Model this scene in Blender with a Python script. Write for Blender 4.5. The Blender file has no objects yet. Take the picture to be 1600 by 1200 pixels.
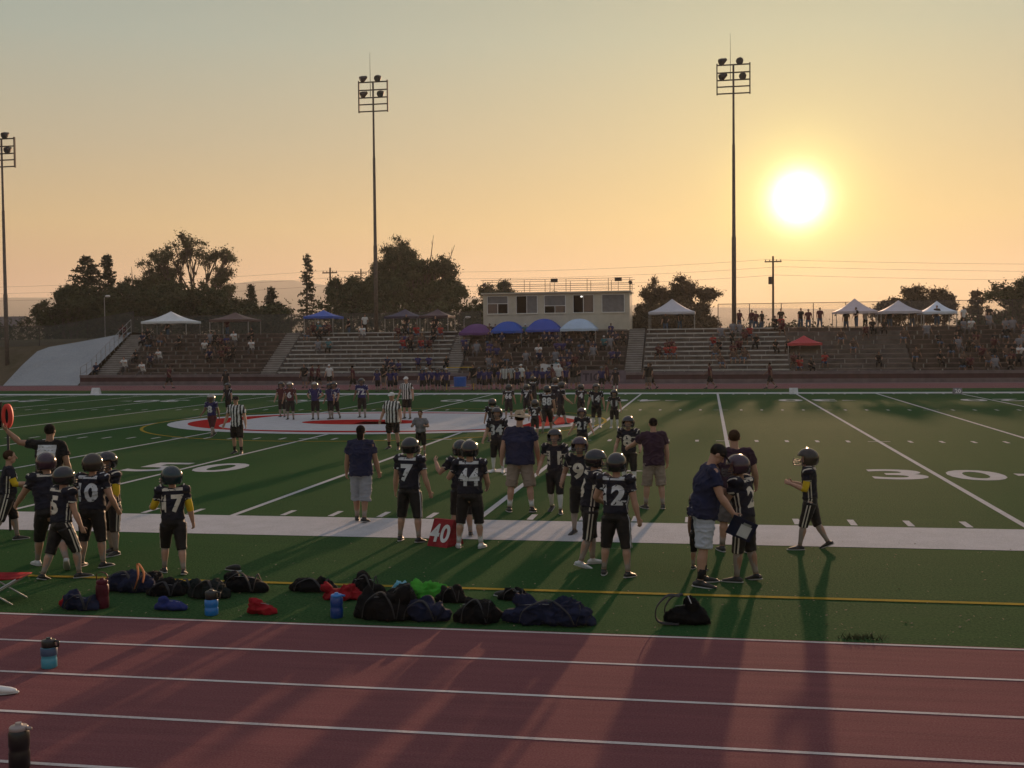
import bpy, bmesh, math, random
from mathutils import Vector, Matrix, noise
from mathutils.bvhtree import BVHTree
R = math.radians
random.seed(7)
scene = bpy.context.scene
col = scene.collection
# ------------------------------------------------------------------ camera
CF, CYAW, CPITCH, CROLL = 1737.53, -0.174529, 0.035345, -0.0099387
CP = Vector((13.146, -19.048, 3.073))
def _axes():
    cy, sy, cp, sp = math.cos(CYAW), math.sin(CYAW), math.cos(CPITCH), math.sin(CPITCH)
    F = Vector((sy*cp, cy*cp, -sp)); r = Vector((cy, -sy, 0)); u = r.cross(F)
    c, s = math.cos(CROLL), math.sin(CROLL)
    return F, r*c+u*s, u*c-r*s
AF, AR, AU = _axes()
cam = bpy.data.cameras.new('camera'); camo = bpy.data.objects.new('camera', cam); col.objects.link(camo)
camo.matrix_world = Matrix(((AR.x, AU.x, -AF.x, CP.x), (AR.y, AU.y, -AF.y, CP.y), (AR.z, AU.z, -AF.z, CP.z), (0, 0, 0, 1)))
cam.sensor_width = 36; cam.lens = CF/1600*36; cam.clip_start = 0.1; cam.clip_end = 20000
scene.camera = camo
# ------------------------------------------------------------------ world, sun, exposure
SUN_EL, SUN_AZ = R(7.08), R(4.47)             # azimuth measured from +Y towards +X
SD = Vector((math.sin(SUN_AZ)*math.cos(SUN_EL), math.cos(SUN_AZ)*math.cos(SUN_EL), math.sin(SUN_EL)))
world = bpy.data.worlds.new('World'); scene.world = world; world.use_nodes = True
def build_world():
    nt = world.node_tree; N = nt.nodes; L = nt.links; N.clear()
    out = N.new('ShaderNodeOutputWorld'); bg = N.new('ShaderNodeBackground'); L.new(bg.outputs[0], out.inputs[0])
    bg.inputs[1].default_value = 0.1
    sky = N.new('ShaderNodeTexSky'); sky.sky_type = 'NISHITA'; sky.sun_disc = False
    sky.sun_elevation = SUN_EL; sky.sun_rotation = SUN_AZ; sky.dust_density = 6; sky.air_density = 1.2; sky.ozone_density = 1.5
    geo = N.new('ShaderNodeTexCoord')
    def M(op, a, b=None, c=None):
        n = N.new('ShaderNodeMath'); n.operation = op
        for i, v in enumerate((a, b, c)):
            if v is None: continue
            if isinstance(v, (int, float)): n.inputs[i].default_value = v
            else: L.new(v, n.inputs[i])
        return n.outputs[0]
    nrm = N.new('ShaderNodeVectorMath'); nrm.operation = 'NORMALIZE'; L.new(geo.outputs['Generated'], nrm.inputs[0])
    dot = N.new('ShaderNodeVectorMath'); dot.operation = 'DOT_PRODUCT'; L.new(nrm.outputs[0], dot.inputs[0]); dot.inputs[1].default_value = SD
    ang = M('MULTIPLY', M('ARCCOSINE', M('MINIMUM', dot.outputs['Value'], 0.9999999)), 57.29578)
    sep = N.new('ShaderNodeSeparateXYZ'); L.new(nrm.outputs[0], sep.inputs[0])
    el = M('MULTIPLY', M('ARCSINE', sep.outputs[2]), 57.29578)
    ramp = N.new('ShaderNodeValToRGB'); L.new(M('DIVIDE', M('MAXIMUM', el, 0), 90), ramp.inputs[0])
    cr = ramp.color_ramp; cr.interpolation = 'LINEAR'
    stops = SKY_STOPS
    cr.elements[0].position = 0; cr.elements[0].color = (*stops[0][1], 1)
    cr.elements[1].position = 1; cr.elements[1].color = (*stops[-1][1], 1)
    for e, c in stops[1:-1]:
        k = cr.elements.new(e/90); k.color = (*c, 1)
    def vm(op, a, b):
        n = N.new('ShaderNodeVectorMath'); n.operation = op
        for i, v in enumerate((a, b)):
            if isinstance(v, tuple): n.inputs[i].default_value = v
            else: L.new(v, n.inputs[i])
        return n.outputs[0]
    def scaled(c, f):
        n = N.new('ShaderNodeVectorMath'); n.operation = 'SCALE'
        if isinstance(c, tuple): n.inputs[0].default_value = c
        else: L.new(c, n.inputs[0])
        if isinstance(f, (int, float)): n.inputs['Scale'].default_value = f
        else: L.new(f, n.inputs['Scale'])
        return n.outputs[0]
    # forward scattering of the hazy air round the sun: wide, middle and narrow lobes
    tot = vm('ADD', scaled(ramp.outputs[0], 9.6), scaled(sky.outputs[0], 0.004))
    for c, w, p in AUREOLE:
        g = M('POWER', 2.71828, M('MULTIPLY', M('POWER', M('DIVIDE', ang, w), p), -1.0))
        tot = vm('ADD', tot, scaled(tuple(10*x for x in c), g))
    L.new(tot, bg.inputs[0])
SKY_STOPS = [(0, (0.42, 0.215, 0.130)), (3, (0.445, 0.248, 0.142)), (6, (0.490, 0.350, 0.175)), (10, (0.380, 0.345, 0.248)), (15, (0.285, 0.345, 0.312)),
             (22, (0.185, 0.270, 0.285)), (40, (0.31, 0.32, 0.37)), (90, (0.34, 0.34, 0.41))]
AUREOLE = [((0.33, 0.225, 0.03), 18.0, 1.0), ((0.08, 0.07, 0.0), 5.0, 1.2), ((0.55, 0.50, 0.12), 2.35, 1.8), ((4.0, 4.0, 3.6), .92, 1.7)]
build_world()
sun = bpy.data.lights.new('sun', 'SUN'); suno = bpy.data.objects.new('sun', sun); col.objects.link(suno)
sun.energy = 4.6; sun.angle = R(0.9); sun.color = (1.0, 0.62, 0.36)
suno.rotation_euler = (-SD).to_track_quat('-Z', 'Y').to_euler(); suno.location = (20, 60, 40)
scene.view_settings.view_transform = 'Standard'; scene.view_settings.look = 'None'
scene.view_settings.exposure = 0.15; scene.view_settings.gamma = 1
scene.cycles.volume_bounces = 1; scene.cycles.transparent_max_bounces = 24
# ------------------------------------------------------------------ helpers
def ray(px, py): return (AF*CF + AR*(px-800) - AU*(py-600)).normalized()
def at(px, py, Y):
    d = ray(px, py); return CP + d*((Y-CP.y)/d.y)
def gnd(px, py, z=0.0):
    d = ray(px, py); return CP + d*((z-CP.z)/d.z)
def xat(px, Y, py=560): return at(px, py, Y).x
def zat(px, py, X, Y):                        # height seen at (px,py) over the ground point X,Y
    d = ray(px, py); h = math.hypot(X-CP.x, Y-CP.y)/math.hypot(d.x, d.y); return CP.z + d.z*h
def tag(o, label=None, cat=None, group=None, kind=None):
    if label: o['label'] = label
    if cat: o['category'] = cat
    if group: o['group'] = group
    if kind: o['kind'] = kind
    return o
def empty(name, loc=(0, 0, 0), rz=0, label=None, cat=None, group=None):
    o = bpy.data.objects.new(name, None); o.empty_display_size = 0.2; col.objects.link(o)
    o.location = loc; o.rotation_euler = (0, 0, rz); tag(o, label, cat, group); return o
def mobj(name, me, parent=None, mats=None):
    o = bpy.data.objects.new(name, me); col.objects.link(o)
    if parent is not None: o.parent = parent
    if mats is not None and len(me.materials) == 0:
        for m in (mats if isinstance(mats, (list, tuple)) else [mats]): me.materials.append(m)
    return o
def copy_tree(o, parent=None):
    c = o.copy(); col.objects.link(c); c.parent = parent
    for ch in list(o.children): copy_tree(ch, c)
    return c
MATS = {}
def mat(name, c, rough=0.8, metal=0.0, nscale=0, namp=0.25, bump=0.0, bscale=40, emis=None, spec=0.5, c2=None, stretch=None):
    if name in MATS: return MATS[name]
    m = bpy.data.materials.new(name); m.use_nodes = True; nt = m.node_tree; N = nt.nodes; L = nt.links
    b = N['Principled BSDF']; b.inputs['Base Color'].default_value = (*c, 1); b.inputs['Roughness'].default_value = rough
    b.inputs['Metallic'].default_value = metal; b.inputs['Specular IOR Level'].default_value = spec
    tc = N.new('ShaderNodeTexCoord'); src = tc.outputs['Object']
    if stretch:
        mp = N.new('ShaderNodeMapping'); mp.inputs['Scale'].default_value = stretch; L.new(src, mp.inputs[0]); src = mp.outputs[0]
    if nscale:
        n = N.new('ShaderNodeTexNoise'); n.inputs['Scale'].default_value = nscale; n.inputs['Detail'].default_value = 6; L.new(src, n.inputs['Vector'])
        mx = N.new('ShaderNodeMix'); mx.data_type = 'RGBA'
        mr = N.new('ShaderNodeMapRange'); mr.inputs[1].default_value = 0.3; mr.inputs[2].default_value = 0.7; L.new(n.outputs[0], mr.inputs[0])
        L.new(mr.outputs[0], mx.inputs[0])
        if c2 is None:
            a = [x*(1-namp) for x in c]; d = [min(1, x*(1+namp)) for x in c]
        else: a, d = c, c2
        mx.inputs[6].default_value = (*a, 1); mx.inputs[7].default_value = (*d, 1); L.new(mx.outputs[2], b.inputs['Base Color'])
    if bump:
        n2 = N.new('ShaderNodeTexNoise'); n2.inputs['Scale'].default_value = bscale; n2.inputs['Detail'].default_value = 5; L.new(src, n2.inputs['Vector'])
        bp = N.new('ShaderNodeBump'); bp.inputs['Strength'].default_value = bump; bp.inputs['Distance'].default_value = 0.02
        L.new(n2.outputs[0], bp.inputs['Height']); L.new(bp.outputs[0], b.inputs['Normal'])
    if emis: b.inputs['Emission Color'].default_value = (*emis[0], 1); b.inputs['Emission Strength'].default_value = emis[1]
    MATS[name] = m; return m
class MB:
    """collects shapes into one mesh"""
    def __init__(s): s.v = []; s.f = []; s.m = []
    def add(s, vs, fs, mi=0):
        k = len(s.v); s.v += [tuple(v) for v in vs]; s.f += [tuple(i+k for i in f) for f in fs]; s.m += [mi]*len(fs); return s
    def box(s, x0, x1, y0, y1, z0, z1, mi=0, mtx=None):
        vs = [Vector((x, y, z)) for z in (z0, z1) for y in (y0, y1) for x in (x0, x1)]
        if mtx is not None: vs = [mtx @ v for v in vs]
        return s.add(vs, [(0, 2, 3, 1), (4, 5, 7, 6), (0, 1, 5, 4), (2, 6, 7, 3), (0, 4, 6, 2), (1, 3, 7, 5)], mi)
    def quad(s, a, b, c, d, mi=0): return s.add([a, b, c, d], [(0, 1, 2, 3)], mi)
    def tube(s, pts, rad, n=8, mi=0, side=None, cap='flat'):
        pts = [Vector(p) for p in pts]
        if isinstance(rad, (int, float)): rad = [rad]*len(pts)
        rad = [(r, r) if isinstance(r, (int, float)) else r for r in rad]
        tans = []
        for i in range(len(pts)):
            a = pts[max(i-1, 0)]; b = pts[min(i+1, len(pts)-1)]; t = (b-a)
            tans.append(t.normalized() if t.length > 1e-9 else Vector((0, 0, 1)))
        if cap == 'round':
            def capr(p, t, r, sg):
                m = min(r); return [(p + t*(sg*m*math.sin(a)), t, (r[0]*math.cos(a), r[1]*math.cos(a))) for a in (R(32), R(62), R(82))]
            rings = capr(pts[0], tans[0], rad[0], -1)[::-1] + list(zip(pts, tans, rad)) + capr(pts[-1], tans[-1], rad[-1], 1)
        else: rings = list(zip(pts, tans, rad))
        u = Vector(side) if side is not None else (Vector((1, 0, 0)) if abs(tans[0].x) < 0.8 else Vector((0, 1, 0)))
        vs = []
        for p, t, r in rings:
            uu = (Vector(side) if side is not None else u); uu = uu - t*uu.dot(t)
            if uu.length < 1e-6: uu = t.orthogonal()
            uu.normalize(); w = t.cross(uu)
            if side is None: u = uu
            for k in range(n):
                a = 2*math.pi*k/n; vs.append(p + uu*(r[0]*math.cos(a)) + w*(r[1]*math.sin(a)))
        fs = []
        for i in range(len(rings)-1):
            for k in range(n):
                fs.append((i*n+k, i*n+(k+1) % n, (i+1)*n+(k+1) % n, (i+1)*n+k))
        fs.append(tuple(range(n))[::-1]); fs.append(tuple(range((len(rings)-1)*n, len(rings)*n)))
        return s.add(vs, fs, mi)
    def ell(s, c, r, n=12, m=8, mi=0, mtx=None):
        c = Vector(c); vs = []; fs = []
        for j in range(m+1):
            ph = math.pi*j/m
            for k in range(n):
                a = 2*math.pi*k/n; v = Vector((r[0]*math.sin(ph)*math.cos(a), r[1]*math.sin(ph)*math.sin(a), -r[2]*math.cos(ph)))
                if mtx is not None: v = mtx @ v
                vs.append(c+v)
        for j in range(m):
            for k in range(n): fs.append((j*n+k, j*n+(k+1) % n, (j+1)*n+(k+1) % n, (j+1)*n+k))
        return s.add(vs, fs, mi)
    def mesh(s, name='m', smooth=False, merge=False):
        me = bpy.data.meshes.new(name); me.from_pydata(s.v, [], s.f)
        me.polygons.foreach_set('material_index', s.m)
        if merge:
            bm = bmesh.new(); bm.from_mesh(me); bmesh.ops.remove_doubles(bm, verts=bm.verts, dist=1e-5); bm.to_mesh(me); bm.free()
        if smooth: me.polygons.foreach_set('use_smooth', [True]*len(me.polygons))
        me.update(); return me
    def build(s, name, m, parent=None, smooth=False):
        me = s.mesh(name, smooth); o = mobj(name, me, parent)
        for k in (m if isinstance(m, (list, tuple)) else [m]): me.materials.append(k)
        return o
def fuse(mb, voxel, smooth=2, name='m'):
    """union of overlapping shapes as one continuous skin"""
    me = mb.mesh(name); o = bpy.data.objects.new('tmp', me); scene.collection.objects.link(o)
    r = o.modifiers.new('r', 'REMESH'); r.mode = 'VOXEL'; r.voxel_size = voxel; r.use_smooth_shade = True
    if smooth:
        sm = o.modifiers.new('s', 'SMOOTH'); sm.factor = 0.5; sm.iterations = smooth
    dg = bpy.context.evaluated_depsgraph_get()
    n = bpy.data.meshes.new_from_object(o.evaluated_get(dg)); n.name = name; n.materials.clear()
    bpy.data.objects.remove(o); bpy.data.meshes.remove(me)
    n.polygons.foreach_set('use_smooth', [True]*len(n.polygons)); return n
def text_mesh(body, bold=0.03, cut=0):
    """flat lettering, 1 high, centred, in the XY plane"""
    cu = bpy.data.curves.new('t', 'FONT'); cu.body = body; cu.size = 1; cu.offset = bold; cu.resolution_u = 4; cu.space_character = 1.12
    o = bpy.data.objects.new('t', cu); col.objects.link(o)
    me = bpy.data.meshes.new_from_object(o.evaluated_get(bpy.context.evaluated_depsgraph_get()))
    bpy.data.objects.remove(o); bpy.data.curves.remove(cu)
    xs = [v.co.x for v in me.vertices]; ys = [v.co.y for v in me.vertices]
    cx, cy, h, w = (min(xs)+max(xs))/2, (min(ys)+max(ys))/2, max(ys)-min(ys), max(xs)-min(xs)
    for v in me.vertices: v.co = ((v.co.x-cx)/h, (v.co.y-cy)/h, 0)
    if cut:
        bm = bmesh.new(); bm.from_mesh(me)
        for ax in (0, 1):
            n = Vector((1, 0, 0)) if ax == 0 else Vector((0, 1, 0)); lim = (w/h/2 if ax == 0 else .5)
            k = -lim+cut
            while k < lim:
                bmesh.ops.bisect_plane(bm, geom=bm.verts[:]+bm.edges[:]+bm.faces[:], plane_co=n*k, plane_no=n); k += cut
        bm.to_mesh(me); bm.free()
    me.materials.clear()
    return me, w/h
_TX = {}
def text_data(body, bold=0.03, cut=0.14):
    k = (body, bold, cut)
    if k not in _TX:
        me, w = text_mesh(body, bold, cut)
        _TX[k] = ([v.co.copy() for v in me.vertices], [tuple(p.vertices) for p in me.polygons], w)
    return _TX[k]
# ------------------------------------------------------------------ surfaces
def ground_mat(name, cols, scales, bump=0.3, bs=60, rough=0.95, spec=0.006, stretch=None, stripe=None, speck=None):
    m = bpy.data.materials.new(name); m.use_nodes = True; nt = m.node_tree; N = nt.nodes; L = nt.links; b = N['Principled BSDF']
    b.inputs['Roughness'].default_value = rough; b.inputs['Specular IOR Level'].default_value = spec
    g = N.new('ShaderNodeTexCoord').outputs['Object']
    prev = None
    for i, (sc, amt) in enumerate(scales):
        n = N.new('ShaderNodeTexNoise'); n.inputs['Scale'].default_value = sc; n.inputs['Detail'].default_value = 8; n.inputs['Roughness'].default_value = .65
        if i == 1 and stretch:
            mp = N.new('ShaderNodeMapping'); mp.inputs['Scale'].default_value = stretch; L.new(g, mp.inputs[0]); L.new(mp.outputs[0], n.inputs['Vector'])
        else: L.new(g, n.inputs['Vector'])
        mr = N.new('ShaderNodeMapRange'); mr.inputs[1].default_value = .36; mr.inputs[2].default_value = .64; mr.inputs[3].default_value = 0; mr.inputs[4].default_value = amt; L.new(n.outputs[0], mr.inputs[0])
        mx = N.new('ShaderNodeMix'); mx.data_type = 'RGBA'; L.new(mr.outputs[0], mx.inputs[0])
        if prev is None: mx.inputs[6].default_value = (*cols[0], 1)
        else: L.new(prev, mx.inputs[6])
        mx.inputs[7].default_value = (*cols[i+1], 1); prev = mx.outputs[2]
    if stripe:
        sp = N.new('ShaderNodeSeparateXYZ'); L.new(g, sp.inputs[0])
        w = N.new('ShaderNodeMath'); w.operation = 'MULTIPLY'; L.new(sp.outputs[0], w.inputs[0]); w.inputs[1].default_value = math.pi/stripe[0]
        s = N.new('ShaderNodeMath'); s.operation = 'SINE'; L.new(w.outputs[0], s.inputs[0])
        gt = N.new('ShaderNodeMapRange'); L.new(s.outputs[0], gt.inputs[0]); gt.inputs[1].default_value = -.15; gt.inputs[2].default_value = .15; gt.inputs[4].default_value = stripe[2]
        mx = N.new('ShaderNodeMix'); mx.data_type = 'RGBA'; L.new(gt.outputs[0], mx.inputs[0]); L.new(prev, mx.inputs[6]); mx.inputs[7].default_value = (*stripe[1], 1); prev = mx.outputs[2]
    if speck:
        v = N.new('ShaderNodeTexVoronoi'); v.inputs['Scale'].default_value = speck[0]; L.new(g, v.inputs['Vector'])
        lt = N.new('ShaderNodeMath'); lt.operation = 'LESS_THAN'; L.new(v.outputs['Distance'], lt.inputs[0]); lt.inputs[1].default_value = speck[2]
        mx = N.new('ShaderNodeMix'); mx.data_type = 'RGBA'; L.new(lt.outputs[0], mx.inputs[0]); L.new(prev, mx.inputs[6]); mx.inputs[7].default_value = (*speck[1], 1); prev = mx.outputs[2]
    L.new(prev, b.inputs['Base Color'])
    n2 = N.new('ShaderNodeTexNoise'); n2.inputs['Scale'].default_value = bs; n2.inputs['Detail'].default_value = 6; L.new(g, n2.inputs['Vector'])
    bp = N.new('ShaderNodeBump'); bp.inputs['Strength'].default_value = bump; bp.inputs['Distance'].default_value = .03; L.new(n2.outputs[0], bp.inputs['Height']); L.new(bp.outputs[0], b.inputs['Normal'])
    return m
M_turf = ground_mat('turf', [(.015, .062, .022), (.028, .078, .022), (.012, .046, .018), (.070, .125, .050)], [(.12, .9), (1.6, .7), (30, .85)], bump=1.0, bs=50, stripe=(4.572, (.016, .080, .024), .3), stretch=(.35, 2.2, 1), speck=(5, (.16, .15, .09), .035))
M_track = ground_mat('track_rubber', [(.175, .056, .066), (.215, .076, .082), (.135, .044, .054), (.30, .17, .16)], [(.25, .8), (2.2, .85), (60, .5)], bump=.5, bs=220, rough=.9, stretch=(.25, 3, 1))
M_earth = ground_mat('dry_ground', [(.10, .075, .05), (.07, .07, .035), (.14, .11, .08)], [(.05, .8), (1, .6)], bump=.5, bs=8)
M_conc = ground_mat('concrete', [(.31, .33, .35), (.25, .27, .29), (.36, .38, .40)], [(.4, .8), (6, .5)], bump=.2, bs=30)
M_line = ground_mat('white_turf_paint', [(.50, .50, .53), (.36, .37, .38), (.60, .60, .63)], [(2.2, .7), (25, .6)], bump=.8, bs=90)
M_lane = ground_mat('lane_paint', [(.58, .54, .52), (.36, .26, .25), (.60, .56, .54)], [(1.3, .8), (40, .8)], bump=.2, bs=60)
M_yel = ground_mat('yellow_turf_paint', [(.34, .24, .03), (.20, .17, .03), (.40, .28, .05)], [(3, .7), (30, .5)], bump=.7, bs=90)
M_redp = ground_mat('red_turf_paint', [(.38, .02, .02), (.26, .018, .018), (.45, .03, .03)], [(1.5, .7), (25, .5)], bump=.7, bs=90)
M_hill = ground_mat('far_hill', [(.09, .08, .05), (.06, .065, .04), (.12, .10, .07)], [(.004, .8), (.05, .6)], bump=0, bs=1)
def sheet(name, m, z, rects=None, polys=None, nonstr=False):
    b = MB()
    for x0, x1, y0, y1 in rects or []: b.quad((x0, y0, z), (x1, y0, z), (x1, y1, z), (x0, y1, z))
    for p in polys or []: b.add([(x, y, z) for x, y in p], [tuple(range(len(p)))])
    o = b.build(name, m); tag(o, kind='structure'); return o
TURF0, TURF1 = -7.36, 56.2
W0, W1 = -110, 130
# the ground: one sheet far beyond the horizon line
b = MB(); b.quad((-6000, -300, -.02), (6000, -300, -.02), (6000, 7000, -.02), (-6000, 7000, -.02)); tag(b.build('ground', M_earth), kind='structure')
sheet('turf_field', M_turf, 0.0, [(-78, 92, TURF0, TURF1)])
sheet('running_track', M_track, 0.0, [(W0, W1, TURF0-9.0, TURF0), (W0, W1, TURF1, TURF1+8.9)])
M_aprn = ground_mat('apron_paving', [(.17, .12, .12), (.13, .09, .09), (.2, .16, .16)], [(.3, .8), (5, .5)], bump=.2, bs=30)
sheet('near_apron', M_aprn, -.006, [(W0, W1, TURF0-20, TURF0-9.0)])
sheet('far_apron', M_aprn, 0.001, [(W0, W1, TURF1+8.9, 67.2)])
z1 = .004
lanes = [(W0, W1, y-.025, y+.025) for k in range(9) for y in (TURF0-.06-1.055*k, TURF1+.06+1.055*k)]
sheet('track_lane_lines', M_lane, z1, lanes)
sheet('sideline_bands', M_line, z1, [(-45.72, 45.72, -1.93, 0), (-45.72, 45.72, 48.77, 50.6)])
yl = []
for k in range(-10, 11):
    X = k*4.572
    if k % 2 == 0 or True: yl.append((X-.06, X+.06, 0, 48.77))
    for Yh in (16.26, 32.51): yl += [(X-.33, X-.06, Yh-.05, Yh+.05), (X+.06, X+.33, Yh-.05, Yh+.05)]
sheet('yard_lines', M_line, z1, yl)
hm = []
for k in range(-50, 51):
    if k % 5 == 0: continue
    X = k*.9144
    for a, c in ((.12, .72), (15.96, 16.56), (32.21, 32.81), (48.05, 48.65)): hm.append((X-.055, X+.055, a, c))
sheet('hash_marks', M_line, z1, hm)
def field_digits():
    me_all = MB()
    for k in range(-4, 5):
        s = str(50-10*abs(k))
        for dy, rot in ((7.62, 0), (48.77-7.62, math.pi)):
            cy = dy; X0 = k*9.144
            for i, chx in enumerate(s):
                vs, fs, w = text_data(chx, .02, 0)
                sx = (-1 if i == 0 else 1)*.86
                pts = []
                for v in vs:
                    x = v.x/w*1.24; y = v.y*2.0; x += sx
                    if rot: x, y = -x, -y
                    pts.append((X0+x, cy+y, z1))
                me_all.add(pts, fs)
            if k:
                d = -1 if k < 0 else 1; yy = cy+(.15 if not rot else -.15)
                me_all.add([(X0+d*1.75, yy-.22, z1), (X0+d*2.6, yy, z1), (X0+d*1.75, yy+.22, z1)], [(0, 1, 2)] if d > 0 else [(2, 1, 0)])
    tag(me_all.build('yard_numbers', M_line), kind='structure')
field_digits()
def ring(cx, cy, rx0, ry0, rx1, ry1, n=96, a0=0, a1=360):
    out = []
    for i in range(n):
        a, c = R(a0+(a1-a0)*i/n), R(a0+(a1-a0)*(i+1)/n)
        out.append([(cx+rx0*math.cos(a), cy+ry0*math.sin(a)), (cx+rx1*math.cos(a), cy+ry1*math.sin(a)), (cx+rx1*math.cos(c), cy+ry1*math.sin(c)), (cx+rx0*math.cos(c), cy+ry0*math.sin(c))])
    return out
def oval(cx, cy, rx, ry, n=72, p=2.0):
    f = lambda t: math.copysign(abs(t)**(2/p), t)
    return [(cx+rx*f(math.cos(2*math.pi*i/n)), cy+ry*f(math.sin(2*math.pi*i/n))) for i in range(n)]
sheet('soccer_lines', M_yel, z1+.004, [(-60, 60, -5.48, -5.37), (-60, 60, 54.1, 54.21)], ring(0, 24.38, 9.1, 9.1, 9.22, 9.22))
sheet('midfield_oval_outline', M_line, z1+.004, polys=[oval(0, 24.6, 8.75, 6.5)])
sheet('midfield_oval', M_redp, z1+.008, polys=[oval(0, 24.6, 7.95, 5.75)])
sheet('midfield_letter', M_line, z1+.012, polys=[oval(0.1, 24.6, 6.2, 5.1, p=3.0)])
sheet('midfield_letter_opening', M_redp, z1+.016, polys=[oval(-.6, 24.0, 2.5, 1.4), [(-.6, 22.9), (1.2, 22.7), (1.2, 24.0), (-.6, 24.2)]])
# midfield stripe crossing the emblem
# ------------------------------------------------------------------ hills
def hill(name, pts, D, base=-2):
    b = MB(); n = len(pts)
    top = [at(px, py, D) for px, py in pts]; vs = []
    for i, t in enumerate(top):
        vs += [(t.x, D-900, base), (t.x, D-420, base+(t.z-base)*.55), (t.x, D, t.z), (t.x, D+500, base)]
    fs = [(i*4+j, i*4+4+j, i*4+5+j, i*4+1+j) for i in range(n-1) for j in range(3)]
    b.add(vs, fs); tag(b.build(name, M_hill, smooth=True), kind='structure')
hill('far_hills', [(-900, 485), (-500, 470), (-200, 462), (0, 465), (75, 465), (160, 466), (260, 462), (330, 452), (365, 443), (410, 438), (455, 438), (520, 447), (600, 455), (715, 464), (760, 465), (900, 474), (1100, 480), (1500, 486), (1700, 478), (2400, 480)], 2700)
# ------------------------------------------------------------------ haze
hb = MB(); hb.box(-3500, 3500, -120, 3300, -1, 190)
hz = hb.build('haze', (lambda m: m)(bpy.data.materials.new('haze_air'))); tag(hz, kind='stuff')
hm_ = hz.data.materials[0]; hm_.use_nodes = True; nt = hm_.node_tree; nt.nodes.clear()
o_ = nt.nodes.new('ShaderNodeOutputMaterial'); pv = nt.nodes.new('ShaderNodeVolumePrincipled'); nt.links.new(pv.outputs[0], o_.inputs['Volume'])
pv.inputs['Color'].default_value = (.9, .88, .86, 1); pv.inputs['Density'].default_value = .00021; pv.inputs['Anisotropy'].default_value = .4

# ------------------------------------------------------------------ stadium
M_alu = mat('bench_aluminium', (.42, .43, .44), .45, .6, nscale=3, namp=.2, bump=.1, bscale=20)
M_wood = mat('bench_wood', (.17, .12, .10), .7, nscale=5, namp=.35, bump=.2, bscale=30)
M_steel = mat('galvanised_steel', (.30, .30, .30), .5, .7, nscale=8, namp=.2)
M_dsteel = mat('dark_steel', (.06, .05, .05), .6, .4, nscale=8)
M_tread = mat('weathered_concrete', (.17, .155, .15), .9, nscale=1.2, namp=.3, bump=.3, bscale=14)
M_dtread = mat('brown_concrete', (.10, .078, .07), .9, nscale=1.2, namp=.3, bump=.3, bscale=14)
M_cream = mat('cream_paint', (.50, .46, .38), .75, nscale=1.5, namp=.1, bump=.1, bscale=9)
M_maroon = mat('maroon_paint', (.06, .018, .024), .7, nscale=2, namp=.25)
M_cap = mat('wall_cap', (.15, .12, .13), .85, nscale=2, namp=.2, bump=.2)
M_glass = mat('window_glass', (.05, .06, .07), .12, nscale=0, spec=.8)
M_blind = mat('window_blind', (.16, .16, .17), .7, nscale=3, namp=.15)
M_dark = mat('dark_room', (.012, .010, .010), .9)
M_white = mat('white_paint', (.70, .70, .70), .6, nscale=3, namp=.08)
YW = 67.2; RP = .65; NR = 10; ZB0 = .66; RISE = .364; Y0 = 68.35
def rowY(r): return Y0+.3+RP*r
def rowZ(r): return ZB0+RISE*r           # tread height; the bench is .36 above
X_L, X_R = xat(124, YW), 70
wall = empty('retaining_wall', ((X_L+X_R)/2, YW, 0), label='long low concrete wall with a maroon band in front of the bleachers', cat='wall')
def wb(n, z0, z1_, y0, m):
    b = MB(); b.box(X_L-(X_L+X_R)/2, X_R-(X_L+X_R)/2, y0, .3, z0, z1_); b.build(n, m, wall)
wb('footing', -.02, .3, 0, M_cap); wb('painted_band', .3, .64, .02, M_maroon); wb('coping', .64, .86, -.04, M_cap)
sheet('front_walkway', M_tread, .655, [(X_L, X_R, YW+.3, Y0+.05)])
def section(name, label, px0, px1, m_step, m_bench, brk=1.35, r0=0):
    x0, x1 = xat(px0, Y0, 575), xat(px1, Y0, 575)
    # aisles run straight back
    t = empty('bleacher_section', ((x0+x1)/2, Y0, ZB0), label=label, cat='bleachers', group='bleacher sections across the field')
    cx = (x0+x1)/2; b = MB()
    for r in range(NR):
        b.box(x0-cx, x1-cx, RP*r, RP*(r+1)-.002, -.65, RISE*r+.0)
    b.build('concrete_steps', m_step, t)
    for r in range(r0, NR):
        s = MB(); z = RISE*r+.34; n = max(2, int((x1-x0)/4.2)); 
        s.box(x0-cx+.1, x1-cx-.1, RP*r+.26, RP*r+.52, z-(.09 if m_bench is M_alu else .05), z)
        k = s; n = int((x1-x0)/brk); off = .35*((r*7) % 3)
        for i in range(n):
            xx = x0-cx+.25+off+i*brk
            if xx > x1-cx-.1: break
            k.box(xx-.03, xx+.03, RP*r+.28, RP*r+.50, RISE*r+.001, z-.02, 1)
        s.build('bench', [m_bench, M_steel], t)
    return x0, x1
def stairs(label, px0, px1, m=None, rail=False):
    x0, x1 = xat(px0, Y0, 575), xat(px1, Y0, 575); cx = (x0+x1)/2
    t = empty('aisle_stairs', (cx, Y0, ZB0), label=label, cat='stairs', group='aisle stairs between the bleachers')
    a, c = MB(), MB()
    for i in range(NR*2):
        y = RP*i/2; z = RISE*(i+1)/2
        a.box(x0-cx+.03, x1-cx-.03, y, y+RP/2-.002, -.65, z-.03)
        c.box(x0-cx+.03, x1-cx-.03, y-.01, y+.14, z-.029, z)
    a.build('steps', m or M_tread, t); c.build('nosing', M_alu, t)
S1 = section('s1', 'brown wooden bench bleachers at the far left beside the concrete ramp', 182, 404, M_dtread, M_wood)
S2 = section('s2', 'mostly empty silver bench bleachers left of the press box', 430, 690, M_tread, M_alu)
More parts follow.
